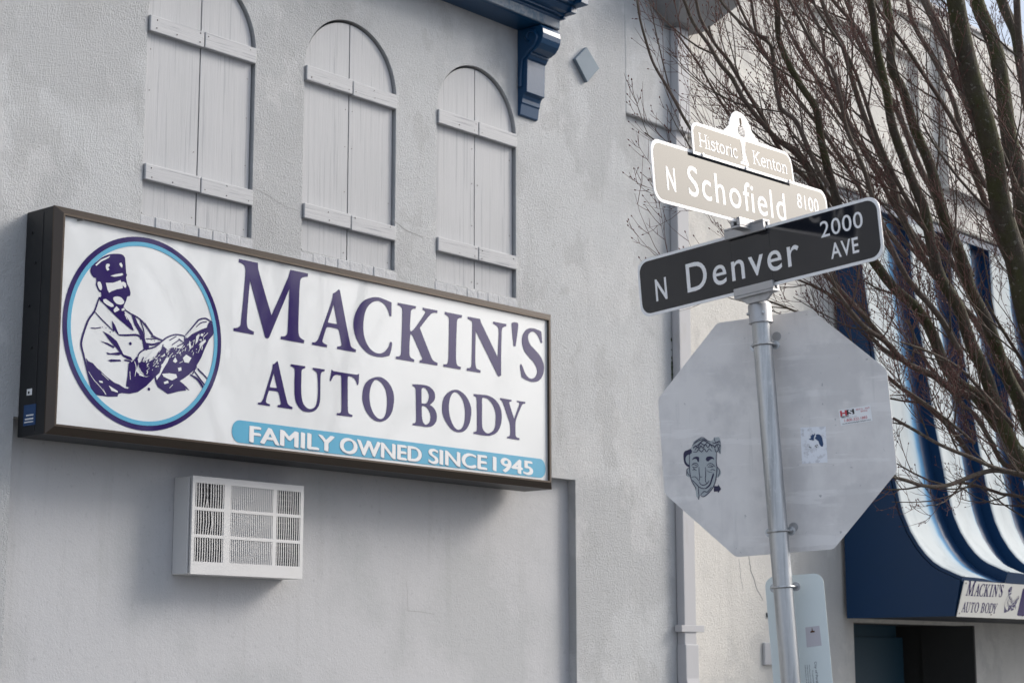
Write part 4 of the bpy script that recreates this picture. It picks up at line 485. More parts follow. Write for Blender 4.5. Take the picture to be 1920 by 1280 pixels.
# front openings: three columns by three rows
cols = [(.022, .235), (.285, .61), (.64, .83)]; rows = [(.085, .205), (.222, .348), (.365, .495)]
rows = [(.072, .208), (.226, .362), (.380, .518)]
MB().box(AX0+.01, AX1-.01, AF-.012, AF-.001, AZ0+.05, AZ1-.03).build('recess_back', M_dark, ac)
holes = [[(c0, r0), (c1, r0), (c1, r1), (c0, r1)] for c0, c1 in cols for r0, r1 in rows]
me = fill2d([[(0, 0), (AW, 0), (AW, AH), (0, AH)]]+holes, .014); me.materials.append(M_ac)
o = bpy.data.objects.new('front_grille', me); COL.objects.link(o); put(o, ac, wall_m(AX0, AF-.014, AZ0)); bv = o.modifiers.new('bevel', 'BEVEL'); bv.width = .003; bv.segments = 1
random.seed(5)
for ci, (c0, c1) in enumerate(cols):
    n = [12, 22, 11][ci]
    for ri, (r0, r1) in enumerate(rows):
        if ci == 1:
            MB().box(AX0+c0, AX0+c1, AF-.019, AF-.0125, AZ0+r0, AZ0+r1).build('condenser_panel', M_acfin, ac)
        for k in range(n):
            x = AX0+c0+(k+.5)*(c1-c0)/n; bend = 0
            if ci == 0 and ri >= 1 and k in (3, 4, 5, 6): bend = random.uniform(-.012, .012)
            w = .0034 if ci != 1 else .0036
            mb = MB(); mb.add([(x-w, AF-.026, AZ0+r0), (x+w, AF-.026, AZ0+r0), (x+w+bend, AF-.028, AZ0+(r0+r1)/2), (x-w+bend, AF-.028, AZ0+(r0+r1)/2), (x+w+bend*.6, AF-.026, AZ0+r1), (x-w+bend*.6, AF-.026, AZ0+r1), (x+w, AF-.018, AZ0+r0), (x+w+bend, AF-.020, AZ0+(r0+r1)/2), (x+w+bend*.6, AF-.018, AZ0+r1)],
                [(0, 1, 2, 3), (3, 2, 4, 5), (1, 6, 7, 2), (2, 7, 8, 4)]); mb.build('grille_fin', M_ac, ac)
mb = MB()
for c0, c1 in (cols[0], cols[2]):
    for k in range(13):
        z = AZ0+.085+k*.034; mb.box(AX0+c0, AX0+c1*.93, AF-.0145, AF-.0122, z, z+.005)
tag(mb.build('coil_fins', M_coil, ac), kind='stuff')
# ------------------------------------------------------------------ awning
aw = empty('striped_awning', 'curved blue and white striped awning over the entrance on the right', 'awning', (14, 0, 2))
AXL = 13.98; AXR = 19.6
PR = [(5.62, -.225), (5.08, -.236), (4.817, -.27), (4.5, -.308), (4.274, -.335), (3.7, -.405), (3.15, -.49), (2.98, -.523), (2.855, -.556), (2.70, -.62), (2.577, -.694), (2.49, -.763), (2.421, -.836), (2.375, -.905), (2.341, -.979), (2.312, -1.04), (2.288, -1.10)]
def prof_n(i):
    a = PR[max(i-1, 0)]; b = PR[min(i+1, len(PR)-1)]; t = Vector((b[0]-a[0], b[1]-a[1])).normalized(); return Vector((t.y, -t.x))*(1 if True else 1)
# side panels
poly = [(-.004, 5.62)]+[(y+.012, z) for z, y in PR]+[(-1.02, 1.995), (-.004, 1.995)]
for xa in (AXL, AXR-.03):
    MB().prism(poly, xa, xa+.03, lambda a, b, c_: (c_, a, b)).build('side_panel', M_awnblue, aw)
def prof_strip(name, xs, mi):   # xs: list of (x, outward offset, blend)
    me_v = []; fs = []; bl = []
    for x, off, bd in xs:
        for i, (z, y) in enumerate(PR):
            n = prof_n(i); me_v.append((x, y+n.y*off if n.y < 0 else y-n.y*off, z+(n.x*off if n.y < 0 else -n.x*off))); bl.append(bd)
    K = len(PR)
    for j in range(len(xs)-1):
        for i in range(K-1): fs.append((j*K+i, j*K+i+1, (j+1)*K+i+1, (j+1)*K+i))
    me = bpy.data.meshes.new(name); me.from_pydata(me_v, [], fs); me.materials.append(mi)
    at = me.attributes.new('blend', 'FLOAT', 'POINT'); at.data.foreach_set('value', bl)
    for p in me.polygons: p.use_smooth = True
    o = bpy.data.objects.new(name, me); COL.objects.link(o); put(o, aw); return o
x = AXL; k = 0
starts = [13.98, 14.76, 15.55, 16.36, 17.16, 17.97, 18.78]
for a in starts:
    d = .10 if a > 14 else .03
    prof_strip('rib_side', [(a+.0001, 0.0, 0), (a+.0002, d, 0)], M_awnblue)
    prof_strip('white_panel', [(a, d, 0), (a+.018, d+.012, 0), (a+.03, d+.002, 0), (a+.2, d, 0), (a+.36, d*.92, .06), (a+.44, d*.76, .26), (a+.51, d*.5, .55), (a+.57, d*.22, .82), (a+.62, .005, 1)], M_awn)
    ne = prof_n(len(PR)-1); ez, ey = PR[-1]; cap_ = [(a+.0003, d), (a+.2, d), (a+.36, d*.92), (a+.51, d*.5), (a+.62, .005)]
    if ne.y > 0: ne = -ne
    mb = MB()
    for (xa_, oa), (xb_, ob) in zip(cap_[:-1], cap_[1:]): mb.add([(xa_, ey+.0, ez-.012), (xb_, ey, ez-.012), (xb_, ey+ne.y*ob, ez+ne.x*ob), (xa_, ey+ne.y*oa, ez+ne.x*oa)], [(0, 1, 2, 3)])
    mb.build('panel_end', M_awnblue, aw)
    prof_strip('blue_groove', [(a+.6201, .004, 0), (a+.81, .004, 0)], M_awnblue)
MB().box(AXL+.035, AXR-.035, -.33, -.004, 5.60, 5.66).build('top_cap', M_awnblue, aw)
mb = MB(); mb.prism([(-1.10, 2.287), (-1.02, 1.996), (-.99, 1.996), (-1.07, 2.287)], AXL+.032, AXR-.035, lambda a, b, c_: (c_, a, b)); mb.build('valance', M_awnblue, aw)
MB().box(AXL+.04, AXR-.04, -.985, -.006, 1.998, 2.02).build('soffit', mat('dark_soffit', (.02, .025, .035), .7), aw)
# small sign on the valance
ss = empty('awning_sign', 'small white MACKIN\'S AUTO BODY sign fixed to the front of the striped awning', 'sign', (14.0, -1.1, 2.0))
nx = Vector((0, -.29, -.085)).normalized(); yv = Vector((0, -.28, .96)); yv = Vector((0, -.285+.0, 0));
ydir = Vector((0, -.085, .29)).normalized(); ndir = Vector((1, 0, 0)).cross(ydir)
SF = frame_m(((1, 0, 0), ydir, ndir), (13.985, -1.035, 1.992))
SWD = 1.75
me = fill2d([rrect(0, SWD, 0, .305, .004)], .006); me.materials.append(mat('enamel_sign', (.66, .655, .62), .4, vary=[(7, .55, .75, (.58, .56, .5), .5)])); o = bpy.data.objects.new('sign_plate', me); COL.objects.link(o); put(o, ss, SF)
sc_ = .16
def place_letters(keys, x0, z0, sx, sy, ox, oz):
    for k in keys:
        o = bpy.data.objects.new('letter', LT[k]); COL.objects.link(o)
        put(o, ss, SF @ Matrix.Translation((x0-ox*sx, z0-oz*sy, .0065)) @ Matrix.Diagonal((sx, sy, .6, 1)))
place_letters(['M', 'A', 'C', 'K', 'I', 'N', 'apos', 'S'], .075, .155, .235, .29, 1.27, .62)
place_letters(['A2', 'U', 'T', 'O', 'B', 'O2', 'D', 'Y'], .062, .030, .262, .32, 1.47, .27)
o = bpy.data.objects.new('driver_emblem', man_me); COL.objects.link(o); put(o, ss, SF @ Matrix.Translation((.755, -.015, .0065)) @ Matrix.Diagonal((.27, .29, .6, 1)))
for i, u in enumerate((.815,)):
    me = fill2d([rrect(1.09, 1.7, .03, .275, .02)], .001); me.materials.append(M_purple); o = bpy.data.objects.new('blue_block', me); COL.objects.link(o); put(o, ss, SF @ Matrix.Translation((0, 0, .0062)))
for u, v in ((.03, .285), (.62, .285), (.03, .03), (.60, .03), (1.2, .285), (1.2, .03)):
    MB().add([], []).tube([SF @ Vector((u, v, .005)), SF @ Vector((u, v, .009))], .006, 8).build('screw', M_rust, ss)
# ------------------------------------------------------------------ street sign post
UP = Vector((-.0371, .0424, .9984)).normalized(); PT = Vector((5.829, -4.497, 2.874)); PB = PT-UP*(PT.z/UP.z)
TOPZ = 3.03
def pole_at(z): return PB+UP*(z/UP.z)
post = empty('sign_post', 'leaning galvanised round sign post with a cast cap on top', 'post', PB)
RP = .0365
MB().tube([pole_at(z) for z in (0, 1, 2, 2.96)], RP, 28).build('pole', M_galv, post)
# blades
def blade(name, label, F, c, w, h, r, texts, bo=.0115, th=.004):
    root = empty(name, label, 'street sign', c); Mx = frame_m(F, c)
    me = fill2d([rrect(-w/2, w/2, -h/2, h/2, r, 8)], th); me.transform(Matrix.Translation((0, 0, -th))); me.materials.append(M_bladew)
    o = bpy.data.objects.new('plate', me); COL.objects.link(o); put(o, root, Mx)
    me = fill2d([rrect(-w/2+bo, w/2-bo, -h/2+bo, h/2-bo, r-bo*.5, 8)], .0004); me.materials.append(M_blade)
    o = bpy.data.objects.new('dark_field', me); COL.objects.link(o); put(o, root, Mx)
    me = fill2d([rrect(-w/2+bo, w/2-bo, -h/2+bo, h/2-bo, r-bo*.5, 8)], .0004); me.materials.append(M_blade)
    o = bpy.data.objects.new('back_field', me); COL.objects.link(o); put(o, root, Mx @ Matrix.Rotation(math.pi, 4, 'Y') @ Matrix.Translation((0, 0, th+.0002)))
    for s, a, b, y, hh, of in texts: letters(s, a, b, y, hh, of, .0009, M_bladew, root, Mx, cond=(.86 if len(s) > 4 else .93))
    return root, Mx
FD = ((-.0766, -.9956, .0538), (-.0356, .0567, .9978), (-.9964, .0745, -.0397)); CD = Vector((5.776, -4.503, 3.123))
den, MD = blade('street_sign', 'dark blue street name blade reading N Denver 2000 Ave, lower of the two', FD, CD, 1.165, .236, .05,
    [('N', -.497, -.434, -.064, .092, .012), ('Denver', -.340, .219, -.062, .121, .004), ('2000', .318, .508, .015, .063, .004), ('AVE', .353, .479, -.073, .060, .012)])
FS = ((.99825, .03688, .04616), (-.0477, .04194, .99798), (.03487, -.99844, .04363)); CS = Vector((5.769, -4.485, 3.377))
sch, MS = blade('street_sign', 'pale shining street name blade reading N Schofield 8100, upper of the two', FS, CS, 1.281, .234, .05,
    [('N', -.556, -.496, -.063, .092, .012), ('Schofield', -.418, .296, -.061, .120, .003), ('8100', .389, .565, .012, .062, .002)])
for s_ in (-.11, .08):
    pass
# seams in the dark sheeting
MB().add([MD @ Vector(p) for p in [(-.103, -.11, .0006), (-.1015, -.11, .0006), (-.1015, .11, .0006), (-.103, .11, .0006), (.0835, -.11, .0006), (.085, -.11, .0006), (.085, .11, .0006), (.0835, .11, .0006)]], [(0, 1, 2, 3), (4, 5, 6, 7)]).build('film_seam', M_black, den)
# clamps
def fD(v): return MD @ v
def fS(v): return MS @ v
cap = empty('sign_bracket', 'grey cast aluminium bracket joining the post top to the dark blue street sign', 'bracket', pole_at(2.95))
MB().box(-.093, .093, -.130, -.099, .0045, .020, fr=fD).box(-.093, .093, -.130, -.099, -.024, -.0085, fr=fD).box(-.093, .093, -.140, -.1305, -.024, .020, fr=fD).build('saddle', M_cast, cap, bevel=.002)
pc = pole_at(2.9); MB().tube([pole_at(2.885), pole_at(2.888), pole_at(2.955), pole_at(2.965)], [.047, .0445, .0445, .036], 28).build('socket', M_cast, cap)
mb = MB()
mb.prism([(-.082, -.133), (.082, -.133), (.045, -.165), (-.045, -.165)], -.010, .006, lambda a, b, c_: fD(Vector((a, b, c_)))); mb.build('web', M_cast, cap)
for sg in (-1, 1):
    d_ = Vector((-.55, -.6*sg*1.0, 0)).normalized(); MB().tube([pole_at(2.92)+d_*.042, pole_at(2.92)+d_*.052], .006, 8).build('set_screw', M_galv, cap)
cr_ = empty('cross_bracket', 'grey cast cross bracket holding the upper street sign above the lower one', 'bracket', MD @ Vector((0, .12, 0)))
MB().box(-.113, .077, .099, .132, .0045, .020, fr=fD).box(-.113, .077, .099, .132, -.024, -.0085, fr=fD).box(-.113, .077, .1325, .142, -.024, .020, fr=fD).build('lower_saddle', M_cast, cr_, bevel=.002)
MB().box(-.101, .082, -.132, -.101, .0045, .019, fr=fS).box(-.101, .082, -.132, -.101, -.023, -.0085, fr=fS).box(-.101, .082, -.141, -.1325, -.023, .019, fr=fS).build('upper_saddle', M_cast, cr_, bevel=.002)
ctr = MD @ Vector((-.015, .142, -.002)); MB().tube([ctr-UP*.004, ctr+UP*.012], .03, 16).build('hub', M_cast, cr_)
# historic plate
hk = empty('district_plate', 'small pale Historic Kenton plate with an arched top fixed above the upper street sign', 'sign', MS @ Vector((0, .1, .01)))
archp = [(-.379, .0985), (.361, .0985), (.3555, .17), (.347, .20), (.33, .2155), (.31, .225), (.104, .2285), (.104, .2385), (.080, .2435), (.077, .253), (.062, .257), (.047, .285), (.028, .307), (.008, .320), (-.012, .3255), (-.040, .3255), (-.060, .320), (-.076, .310), (-.094, .287), (-.105, .258), (-.118, .252), (-.123, .2445), (-.140, .2375), (-.146, .2285), (-.345, .2245), (-.362, .218), (-.374, .205), (-.3785, .18)]
me = fill2d([archp], .003); me.materials.append(M_bladew); o = bpy.data.objects.new('plate', me); COL.objects.link(o); MK = MS @ Matrix.Translation((0, 0, .010)); put(o, hk, MK)
M_kent = mat('bronze_sheeting', (.022, .015, .010), .07, spec=.72)
fld = [(-.367, .1095), (.349, .1095), (.344, .18), (.335, .200), (.318, .2125), (.30, .2145), (-.345, .2135), (-.358, .205), (-.3665, .19)]
me = fill2d([fld], .0004); me.materials.append(M_kent); o = bpy.data.objects.new('brown_field', me); COL.objects.link(o); put(o, hk, MK @ Matrix.Translation((0, 0, .003)))
def serif_word(s, x0, x1, y0, h, z):   # thin serifed lettering built from strokes: each glyph on a 10-high grid
    G = {'H': (9, [[(1.5, 0), (1.5, 10)], [(7.5, 0), (7.5, 10)], [(1.5, 5), (7.5, 5)]], [(0, 0, 3), (6, 0, 3), (0, 10, 3), (6, 10, 3)]),
         'K': (8.6, [[(1.5, 0), (1.5, 10)], [(6.8, 10), (1.7, 4.6)], [(3.2, 6), (7.2, 0)]], [(0, 0, 3), (5.7, 0, 3), (0, 10, 3), (5.3, 10, 2.8)]),
         'i': (3.2, [[(1.5, 0), (1.5, 6.5)], [(1.3, 9.2), (1.3, 8.5)]], [(.2, 0, 2.6), (.2, 6.5, 1.3)]),
         's': (5, [[(4.2, 5.3), (3.6, 6.3), (2.2, 6.6), (1, 5.8), (1, 4.6), (2.4, 3.6), (3.9, 2.8), (4.3, 1.4), (3.4, .3), (1.9, 0), (.9, .4), (.5, 1.6)]], []),
         't': (4, [[(1.6, 8.6), (1.6, 1.6), (2.1, .4), (3.2, .1), (3.8, .6)], [(.2, 6.4), (3.6, 6.4)]], []),
         'o': (6.4, [[(3, 0), (1.3, .8), (.6, 3.2), (1.3, 5.7), (3, 6.6), (4.7, 5.7), (5.4, 3.2), (4.7, .8), (3, 0)]], []),
         'r': (4.8, [[(1.5, 0), (1.5, 6.5)], [(1.5, 4.4), (2.6, 6.1), (3.6, 6.5), (4.3, 6.0)]], [(.2, 0, 2.8), (.2, 6.5, 1.3)]),
         'c': (5.6, [[(4.7, 5.2), (3.9, 6.4), (2.7, 6.6), (1.2, 5.6), (.6, 3.3), (1.2, 1), (2.8, 0), (4.1, .3), (5, 1.4)]], []),
         'e': (5.8, [[(.8, 3.7), (4.9, 3.7), (4.6, 5.6), (3.2, 6.6), (1.5, 5.8), (.6, 3.3), (1.2, 1), (2.9, 0), (4.2, .3), (5.1, 1.4)]], []),
         'n': (7, [[(1.5, 0), (1.5, 6.5)], [(1.5, 4.6), (2.8, 6.2), (4.2, 6.5), (5.2, 5.6), (5.4, 4), (5.4, 0)]], [(.2, 0, 2.7), (4.2, 0, 2.6), (.2, 6.5, 1.3)])}
    adv = sum(G[c][0] for c in s); sx = (x1-x0)/adv; sy = h/10; cur = x0; out = []; zz = z
    for c in s:
        w, st, se = G[c]
        for q in st:
            zz += .00003
            P = [(cur+a*sx, y0+b*sy) for a, b in q]
            if len(P) > 4:
                fl = []
                for p in P: fl += [p[0]*1e4, p[1]*1e4, 1]
                P = open_spl(fl, seg=3)
            out.append(ribbon(P, h*.115, zz, False))
        for a, b, L in se:
            zz += .00003; out.append(ribbon([(cur+a*sx, y0+b*sy), (cur+(a+L)*sx, y0+b*sy)], h*.055, zz, False))
        cur += w*sx
    return out
mb = MB()
for vs, fs in serif_word('Historic', -.336, -.062, .134, .051, .0038)+serif_word('Kenton', .047, .312, .1335, .051, .0038): mb.add(vs, fs)
tag(mb.build('small_lettering', M_bladew, hk, mtx=MK), kind='stuff')
# standing lumberjack-style figure emblem
mb = MB()
def addl(pts, mi, z):
    m_ = fill2d([pts], 0); mb.add([(v.co.x, v.co.y, z) for v in m_.vertices], [tuple(p.vertices) for p in m_.polygons], mi); bpy.data.meshes.remove(m_)
addl([(-.034, .2165), (.002, .2165), (-.001, .17), (.004, .137), (.014, .128), (.014, .1165), (-.044, .1165), (-.045, .124), (-.026, .137)], 0, .0036)
addl([(-.028, .302), (-.018, .304), (-.012, .296), (-.011, .283), (-.016, .272), (-.026, .273), (-.028, .284)], 1, .0036)
addl([(-.028, .272), (-.010, .272), (.006, .264), (.013, .25), (.009, .236), (-.004, .229), (-.026, .229), (-.042, .236), (-.047, .25), (-.041, .264)], 1, .0034)
for k in range(6):
    vs, fs = ribbon([(-.044+k*.010, .238), (-.030+k*.009, .266)], .0022, .0038+k*.0001, False); mb.add(vs, fs, 0)
    vs, fs = ribbon([(-.042, .233+k*.006), (.010, .236+k*.006)], .0018, .0045+k*.0001, False); mb.add(vs, fs, 0)
for a, b in (((-.018, .212), (-.016, .14)), ((-.030, .205), (-.028, .15)), ((-.004, .20), (-.003, .15)), ((-.04, .13), (.01, .128))):
    vs, fs = ribbon([a, b], .0016, .0046, False); mb.add(vs, fs, 1)
mb.build('figure_emblem', [M_bladew, mat('emblem_tan', (.09, .065, .05), .6, spec=.08)], hk, mtx=MK)
for u in (-.318, -.0095, .3165): MB().tube([MK @ Vector((u, .105, .002)), MK @ Vector((u, .105, .009))], .0055, 8).build('bolt', M_galv, hk)
# stop sign seen from behind
FO = ((.28874, -.9558, .05548), (-.03791, .04649, .9982), (-.95666, -.29032, -.02281)); CO = Vector((5.929, -4.477, 2.472)); MO = frame_m(FO, CO)
stp = empty('octagonal_sign', 'large octagonal traffic sign seen from behind, bare aluminium with stickers', 'traffic sign', CO)
oc = [(-.188, .456), (.19, .457), (.456, .192), (.457, -.191), (.191, -.457), (-.191, -.456), (-.458, -.187), (-.455, .187)]
def rpoly(P, r):
    out = []
    n = len(P)
    for i in range(n):
        p = Vector(P[i]); a = (Vector(P[i-1])-p).normalized(); b = (Vector(P[(i+1) % n])-p).normalized()
        for t in (0, .5, 1): out.append(tuple(p+a*r*(1-t)**2+b*r*t*t))
    return out
me = fill2d([rpoly(oc, .012)], .003); me.materials.append(M_alum); o = bpy.data.objects.new('plate', me); COL.objects.link(o); put(o, stp, MO)
me = fill2d([rpoly([(a*.995, b*.995) for a, b in oc], .012)], .0006); me.materials.append(M_red); o = bpy.data.objects.new('red_front', me); COL.objects.link(o); put(o, stp, MO @ Matrix.Translation((0, 0, -.0012)))
letters('STOP', -.34, .34, -.15, .30, .01, 0, M_bladew, stp, MO @ Matrix.Rotation(math.pi, 4, 'Y') @ Matrix.Translation((0, 0, .0022)))
# pole clamps: u-bolts round the pole through the plate
def ubolt(par, z, Mx, v0):
    c = pole_at(z); n_ = Vector(FO[2]); x_ = Vector(FO[0]); pts = []
    for k in range(13):
        a = math.pi*k/12; pts.append(c + x_*(math.cos(a)*(RP+.005)) + n_*(math.sin(a)*(RP+.005)))
    pts = [pts[0]-n_*.04]+pts+[pts[-1]-n_*.04]
    MB().tube(pts, .0042, 8).build('u_bolt', M_galv, par)
    for s_ in (0, -1):
        e = pts[s_]; MB().tube([e+n_*.008, e+n_*.0125], .017, 16).build('washer', M_galv, par)
        MB().tube([e+n_*.0125, e+n_*.021], .008, 6, smooth=False).build('nut', M_galv, par)
def pole_plate_gap(): pass
ubolt(stp, 2.80, MO, 0); ubolt(stp, 2.092, MO, 0)
for sx_, vv in ((1, .372), (-1, -.362)): 
    me = fill2d([circ(.045*1, vv, .018, n=16)], .001); me.materials.append(M_cast); o = bpy.data.objects.new('backing_washer', me); COL.objects.link(o); put(o, stp, MO @ Matrix.Translation((0, 0, .0034)))
# sticker: caricature face
st1 = empty('face_sticker', 'dark blue line drawn sticker of a long grinning face, left on the octagonal sign', 'sticker', MO @ Vector((-.33, -.1, .004)))
mb = MB()
def addm(mb, loops, mi, z_):
    m_ = fill2d(loops, 0); mb.add([(v.co.x, v.co.y, z_) for v in m_.vertices], [tuple(p.vertices) for p in m_.polygons], mi); bpy.data.meshes.remove(m_)
for p in ART['face_base']: addm(mb, [spl(p)], 0, .0004)
for i, p in enumerate(ART['face_dark']): addm(mb, [spl(p)], 1, .0008+i*.0001)
for i, (w, p) in enumerate(ART['face_st']):
    vs, fs = ribbon(open_spl(p), w*1.5e-4, .0016+i*.00002); mb.add(vs, fs, 1)
mb.build('print', [M_facegrey, M_navyink], st1, mtx=MO @ Matrix.Translation((0, 0, .0032)))
# sticker: torn white
st2 = empty('torn_sticker', 'torn white sticker with a dark blue remnant, right of the pole on the octagonal sign', 'sticker', MO @ Vector((.15, -.06, .004)))
mb = MB(); addm(mb, [[(.106, .011), (.204, .005), (.1985, -.131), (.1, -.127)]], 0, .0004)
for i, p in enumerate(ART['torn']): addm(mb, [spl(p)], 1, .0009+i*.0001)
for u, v in ((.135, -.066), (.139, -.069), (.158, -.064), (.161, -.069), (.165, -.062)): addm(mb, [circ(u, v, .0028, .002, 8)], 2, .0009)
mb.build('print', [M_paper, M_blueink, M_black], st2, mtx=MO @ Matrix.Translation((0, 0, .0032)))
# sticker: contractor label
st3 = empty('label_sticker', 'small white HS sticker with red phone number near the right edge of the octagonal sign', 'sticker', MO @ Vector((.32, .03, .004)))
ML = MO @ Matrix.Translation((.262, .001, .0032)) @ Matrix.Rotation(R_(2.6), 4, 'Z')
mb = MB(); addm(mb, [[(0, 0), (.122, 0), (.122, .060), (0, .060)]], 0, .0004)
def addt(mb, s, x0, x1, y, h, off, mi, z):
    m_ = text2d(s, x0, x1, y, h, off=off); mb.add([(v.co.x, v.co.y, z) for v in m_.vertices], [tuple(p.vertices) for p in m_.polygons], mi); bpy.data.meshes.remove(m_)
addt(mb, 'H', .004, .030, .036, .020, .05, 1, .0009)
addm(mb, [[(.030, .036), (.058, .036), (.058, .056), (.030, .056)]], 2, .0008); addt(mb, 'S', .036, .052, .036, .020, .02, 0, .0013)
addt(mb, 'RENTAL · SALES', .066, .118, .048, .0065, 0, 1, .0009); addt(mb, 'SERVICE', .082, .108, .039, .006, 0, 1, .0009)
addt(mb, 'highway', .004, .036, .030, .0055, .03, 2, .0009); addt(mb, 'SPECIALTIES', .006, .066, .0245, .0035, 0, 3, .0009)
addt(mb, '1-800-322-1885', .016, .104, .012, .0105, .005, 1, .0009); addt(mb, 'www.highwayspecialties.com', .006, .116, .0035, .0055, .01, 2, .0009)
mb.build('print', [mat('label_white', (.90, .91, .92), .4), M_red, M_black, M_facegrey], st3, mtx=ML)
# lower sign
low = empty('parking_sign', 'small pale rounded sign seen from behind, lowest on the leaning post', 'traffic sign', MO @ Vector((.03, -.8, 0)))
me = fill2d([rrect(-.085, .141, -1.0, -.541, .036, 6)], .002); me.materials.append(M_mint); o = bpy.data.objects.new('plate', me); COL.objects.link(o); put(o, low, MO)
me = fill2d([rrect(-.084, .140, -.999, -.542, .036, 6)], .0004); me.materials.append(M_bladew); o = bpy.data.objects.new('white_front', me); COL.objects.link(o); put(o, low, MO @ Matrix.Translation((0, 0, -.0008)))
c = pole_at(1.885); ubolt(low, 1.885, MO, 0)
mb = MB(); addm(mb, [[(.055, -.812), (.112, -.808), (.110, -.735), (.056, -.738)]], 0, .0003); mb.build('faded_sticker', mat('faded_pink', (.55, .53, .57), .5), low, mtx=MO @ Matrix.Translation((0, 0, .0021)))
mb = MB(); addm(mb, [[(.074, -.753), (.079, -.752), (.0815, -.738), (.084, -.752), (.090, -.752), (.091, -.758), (.074, -.759)]], 0, .0007); mb.build('leaf_scrap', M_rust, low, mtx=MO @ Matrix.Translation((0, 0, .0021)))
ML2 = MO @ Matrix.Translation((.079, -.866, .0025)) @ Matrix.Rotation(R_(-90), 4, 'Z')
mb = MB(); addt(mb, 'City of Portland', 0, .10, 0, .009, 0, 0, 0); addt(mb, 'Transportation', .03, .085, -.012, .005, 0, 0, .0001)
for k in range(3): addt(mb, 'maintenance of this sign', .01, .10, -.022-k*.008, .004, 0, 0, .0002)
mb.build('small_print', M_navyink, low, mtx=ML2)
# ------------------------------------------------------------------ bare tree
tree = empty('bare_tree', 'bare leafless street tree with mossy limbs and red twigs at the right', 'tree', (10.9, -3.7, 0))
random.seed(11)
limbs = []
for q in TREE:
    P = [Vector((q[i]/100, q[i+1]/100, q[i+2]/100)) for i in range(0, len(q), 4)]; Rr = [q[i+3]/1000*1.1 for i in range(0, len(q), 4)]; limbs.append((P, Rr))
def cr3(P, Rr, seg=3):
    out = []; ro = []; n = len(P)
    for i in range(n-1):
        a, b, c, d = P[max(i-1, 0)], P[i], P[i+1], P[min(i+2, n-1)]
        for k in range(seg):
            t = k/seg; out.append(.5*((2*b)+(c-a)*t+(2*a-5*b+4*c-d)*t*t+(3*b-a-3*c+d)*t**3)); ro.append(Rr[i]*(1-t)+Rr[i+1]*t)
    return out+[P[-1]], ro+[Rr[-1]]
fork = Vector((10.776, -3.675, 1.646))
MB().tube([(10.92, -3.66, -.02), (10.90, -3.66, .25), (10.86, -3.665, .9), (10.80, -3.67, 1.45), fork+Vector((0, 0, .12))], [.30, .21, .185, .20, .16], 20).build('trunk', M_trunk, tree)
sec = MB(); ter = MB(); bud = MB(); cnt = [0, 0, 0]
camP = Vector((0, -8.28, 1.6))
def uvpx(p):
    d = p-camP; z = d.dot(fw); return 960+3434.6*d.dot(r2)/z, 640-3434.6*d.dot(u2)/z, z
def grow(p, d, L, r, level):
    n = 5 if level < 2 else 4
    if level >= 3: n = 3
    pts = [p]; q = p.copy(); dd = d.copy(); axis = Vector((random.gauss(0, 1), random.gauss(0, 1), random.gauss(0, 1))).normalized()
    for i in range(n):
        dd = (dd + Vector((-.05, .0, .17)) + axis*random.uniform(-.10, .16)).normalized()
        q = q+dd*(L/n); pts.append(q.copy())
    rads = [r*(1-.62*i/n) for i in range(n+1)]
    px = uvpx(pts[-1])
    if px[0] < 1168 or px[2] < 7.9 or pts[-1].y > -.45: return
    if 1185 < px[0] < 1560 and px[1] > 560 and level < 3 and px[0] < 1500: return
    (sec if level == 1 else ter).tube(pts, rads, 6 if level == 1 else 4, m=0, caps=False)
    cnt[min(level, 3)-1] += 1
    if level >= 2 and random.random() < .5:
        e = pts[-1]; bud.tube([e, e+dd*.006, e+dd*.012], [.002, .0034, .0012], 4, caps=False)
    if level < 4:
        m = [0, random.randint(4, 6), random.randint(2, 4), random.choice((0, 1, 2))][level]
        for j in range(m):
            t = random.uniform(.25, .95); i = min(int(t*n), n-1); f = t*n-i; o_ = pts[i].lerp(pts[i+1], f); td = (pts[i+1]-pts[i]).normalized()
            ax = td.orthogonal(); ax.rotate(Matrix.Rotation(random.uniform(0, 6.283), 3, td)); nd = (td*math.cos(R_(42))+ax.normalized()*math.sin(R_(42)))
            grow(o_, nd, L*random.uniform(.32, .62), max(r*(1-.62*t)*random.uniform(.45, .65), .0016), level+1)
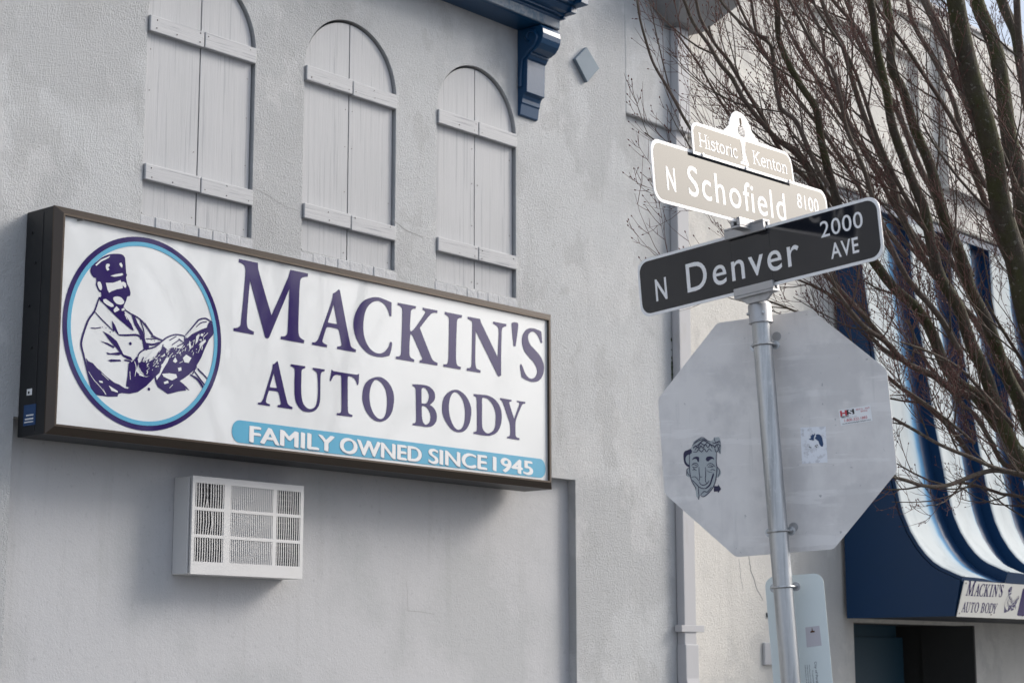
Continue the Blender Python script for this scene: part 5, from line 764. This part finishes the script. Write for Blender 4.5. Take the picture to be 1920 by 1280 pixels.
for li, (P, Rr) in enumerate(limbs):
    PP, RR = cr3(P, Rr)
    # gnarl
    for i in range(1, len(PP)-1): PP[i] = PP[i]+noise.noise_vector(PP[i]*3.0)*min(.02, RR[i]*.8)
    big = max(Rr) > .030
    mb = MB().tube(PP, RR, 14 if big else 9); mb.build('limb', M_trunk if max(Rr) > .034 else M_limb, tree)
    Ls = [0]
    for i in range(1, len(PP)): Ls.append(Ls[-1]+(PP[i]-PP[i-1]).length)
    s_ = random.uniform(.02, .12)
    while s_ < Ls[-1]:
        i = max(j for j in range(len(Ls)) if Ls[j] <= s_); i = min(i, len(PP)-2)
        o_ = PP[i].lerp(PP[i+1], (s_-Ls[i])/max(1e-6, Ls[i+1]-Ls[i])); td = (PP[i]-PP[i+1]).normalized()   # towards the tip
        px = uvpx(o_)
        if px[0] < 2050 and px[1] < 1000 and not (px[0] < 1430 and random.random() < .45):
            ax = td.orthogonal(); ax.rotate(Matrix.Rotation(random.uniform(0, 6.283), 3, td)); an = R_(random.uniform(30, 55))
            nd = td*math.cos(an)+ax.normalized()*math.sin(an)
            if random.random() < .6: nd = (nd + r2*-.35).normalized()
            L = random.uniform(.25, .75); r = min(RR[i]*.55, random.uniform(.0035, .0075))
            grow(o_, nd, L, r, 1)
        s_ += random.uniform(.10, .24) if not big else random.uniform(.15, .35)
tag(sec.build('branches', M_limb, tree), kind='stuff'); tag(ter.build('twigs', M_twig, tree), kind='stuff'); tag(bud.build('buds', mat('red_bud', (.09, .02, .018), .6), tree), kind='stuff')
print('twigs', cnt, len(ter.f), len(sec.f))

# ------------------------------------------------------------------ bare trees over the road (seen mirrored in the glossy sign face)
random.seed(21)
def far_tree(x, y, lab, s):
    root = empty('bare_tree', lab, 'tree', (x, y, 0), 'bare trees across the road')
    MB().tube([(x, y, -.02), (x+.03, y, 1.2), (x, y+.03, 2.4*s)], [.22*s, .16*s, .14*s], 12).build('trunk', M_trunk, root)
    cr0 = MB()
    def br(p, d, L, r, lv):
        q = p.copy(); pts = [p]; dd = d.copy()
        for i in range(4): dd = (dd+Vector((random.uniform(-.15, .15), random.uniform(-.15, .15), .12))).normalized(); q = q+dd*L/4; pts.append(q.copy())
        if r > .006: cr0.tube(pts, [r, r*.85, r*.7, r*.6, r*.45], 5, caps=False)
        if lv < 4:
            for j in range(3):
                i = random.randint(1, 4); a = random.uniform(0, 6.28); nd = (dd+Vector((math.cos(a), math.sin(a), .2))*.75).normalized(); br(pts[i], nd, L*random.uniform(.5, .75), r*.5, lv+1)
    for j in range(6):
        a = j*1.05+random.uniform(-.3, .3); br(Vector((x, y+.02, 2.3*s)), Vector((math.cos(a)*.55, math.sin(a)*.55, 1)).normalized(), 2.6*s, .075*s, 1)
    tag(cr0.build('crown', M_limb, root), kind='stuff')
far_tree(17.6, -15.0, 'bare tree over the road, nearest of the three mirrored in the white sign', 1.0)
far_tree(21.8, -16.2, 'bare tree over the road, middle of the three mirrored in the white sign', 1.15)
far_tree(27.0, -15.4, 'bare tree over the road, farthest of the three mirrored in the white sign', 1.05)
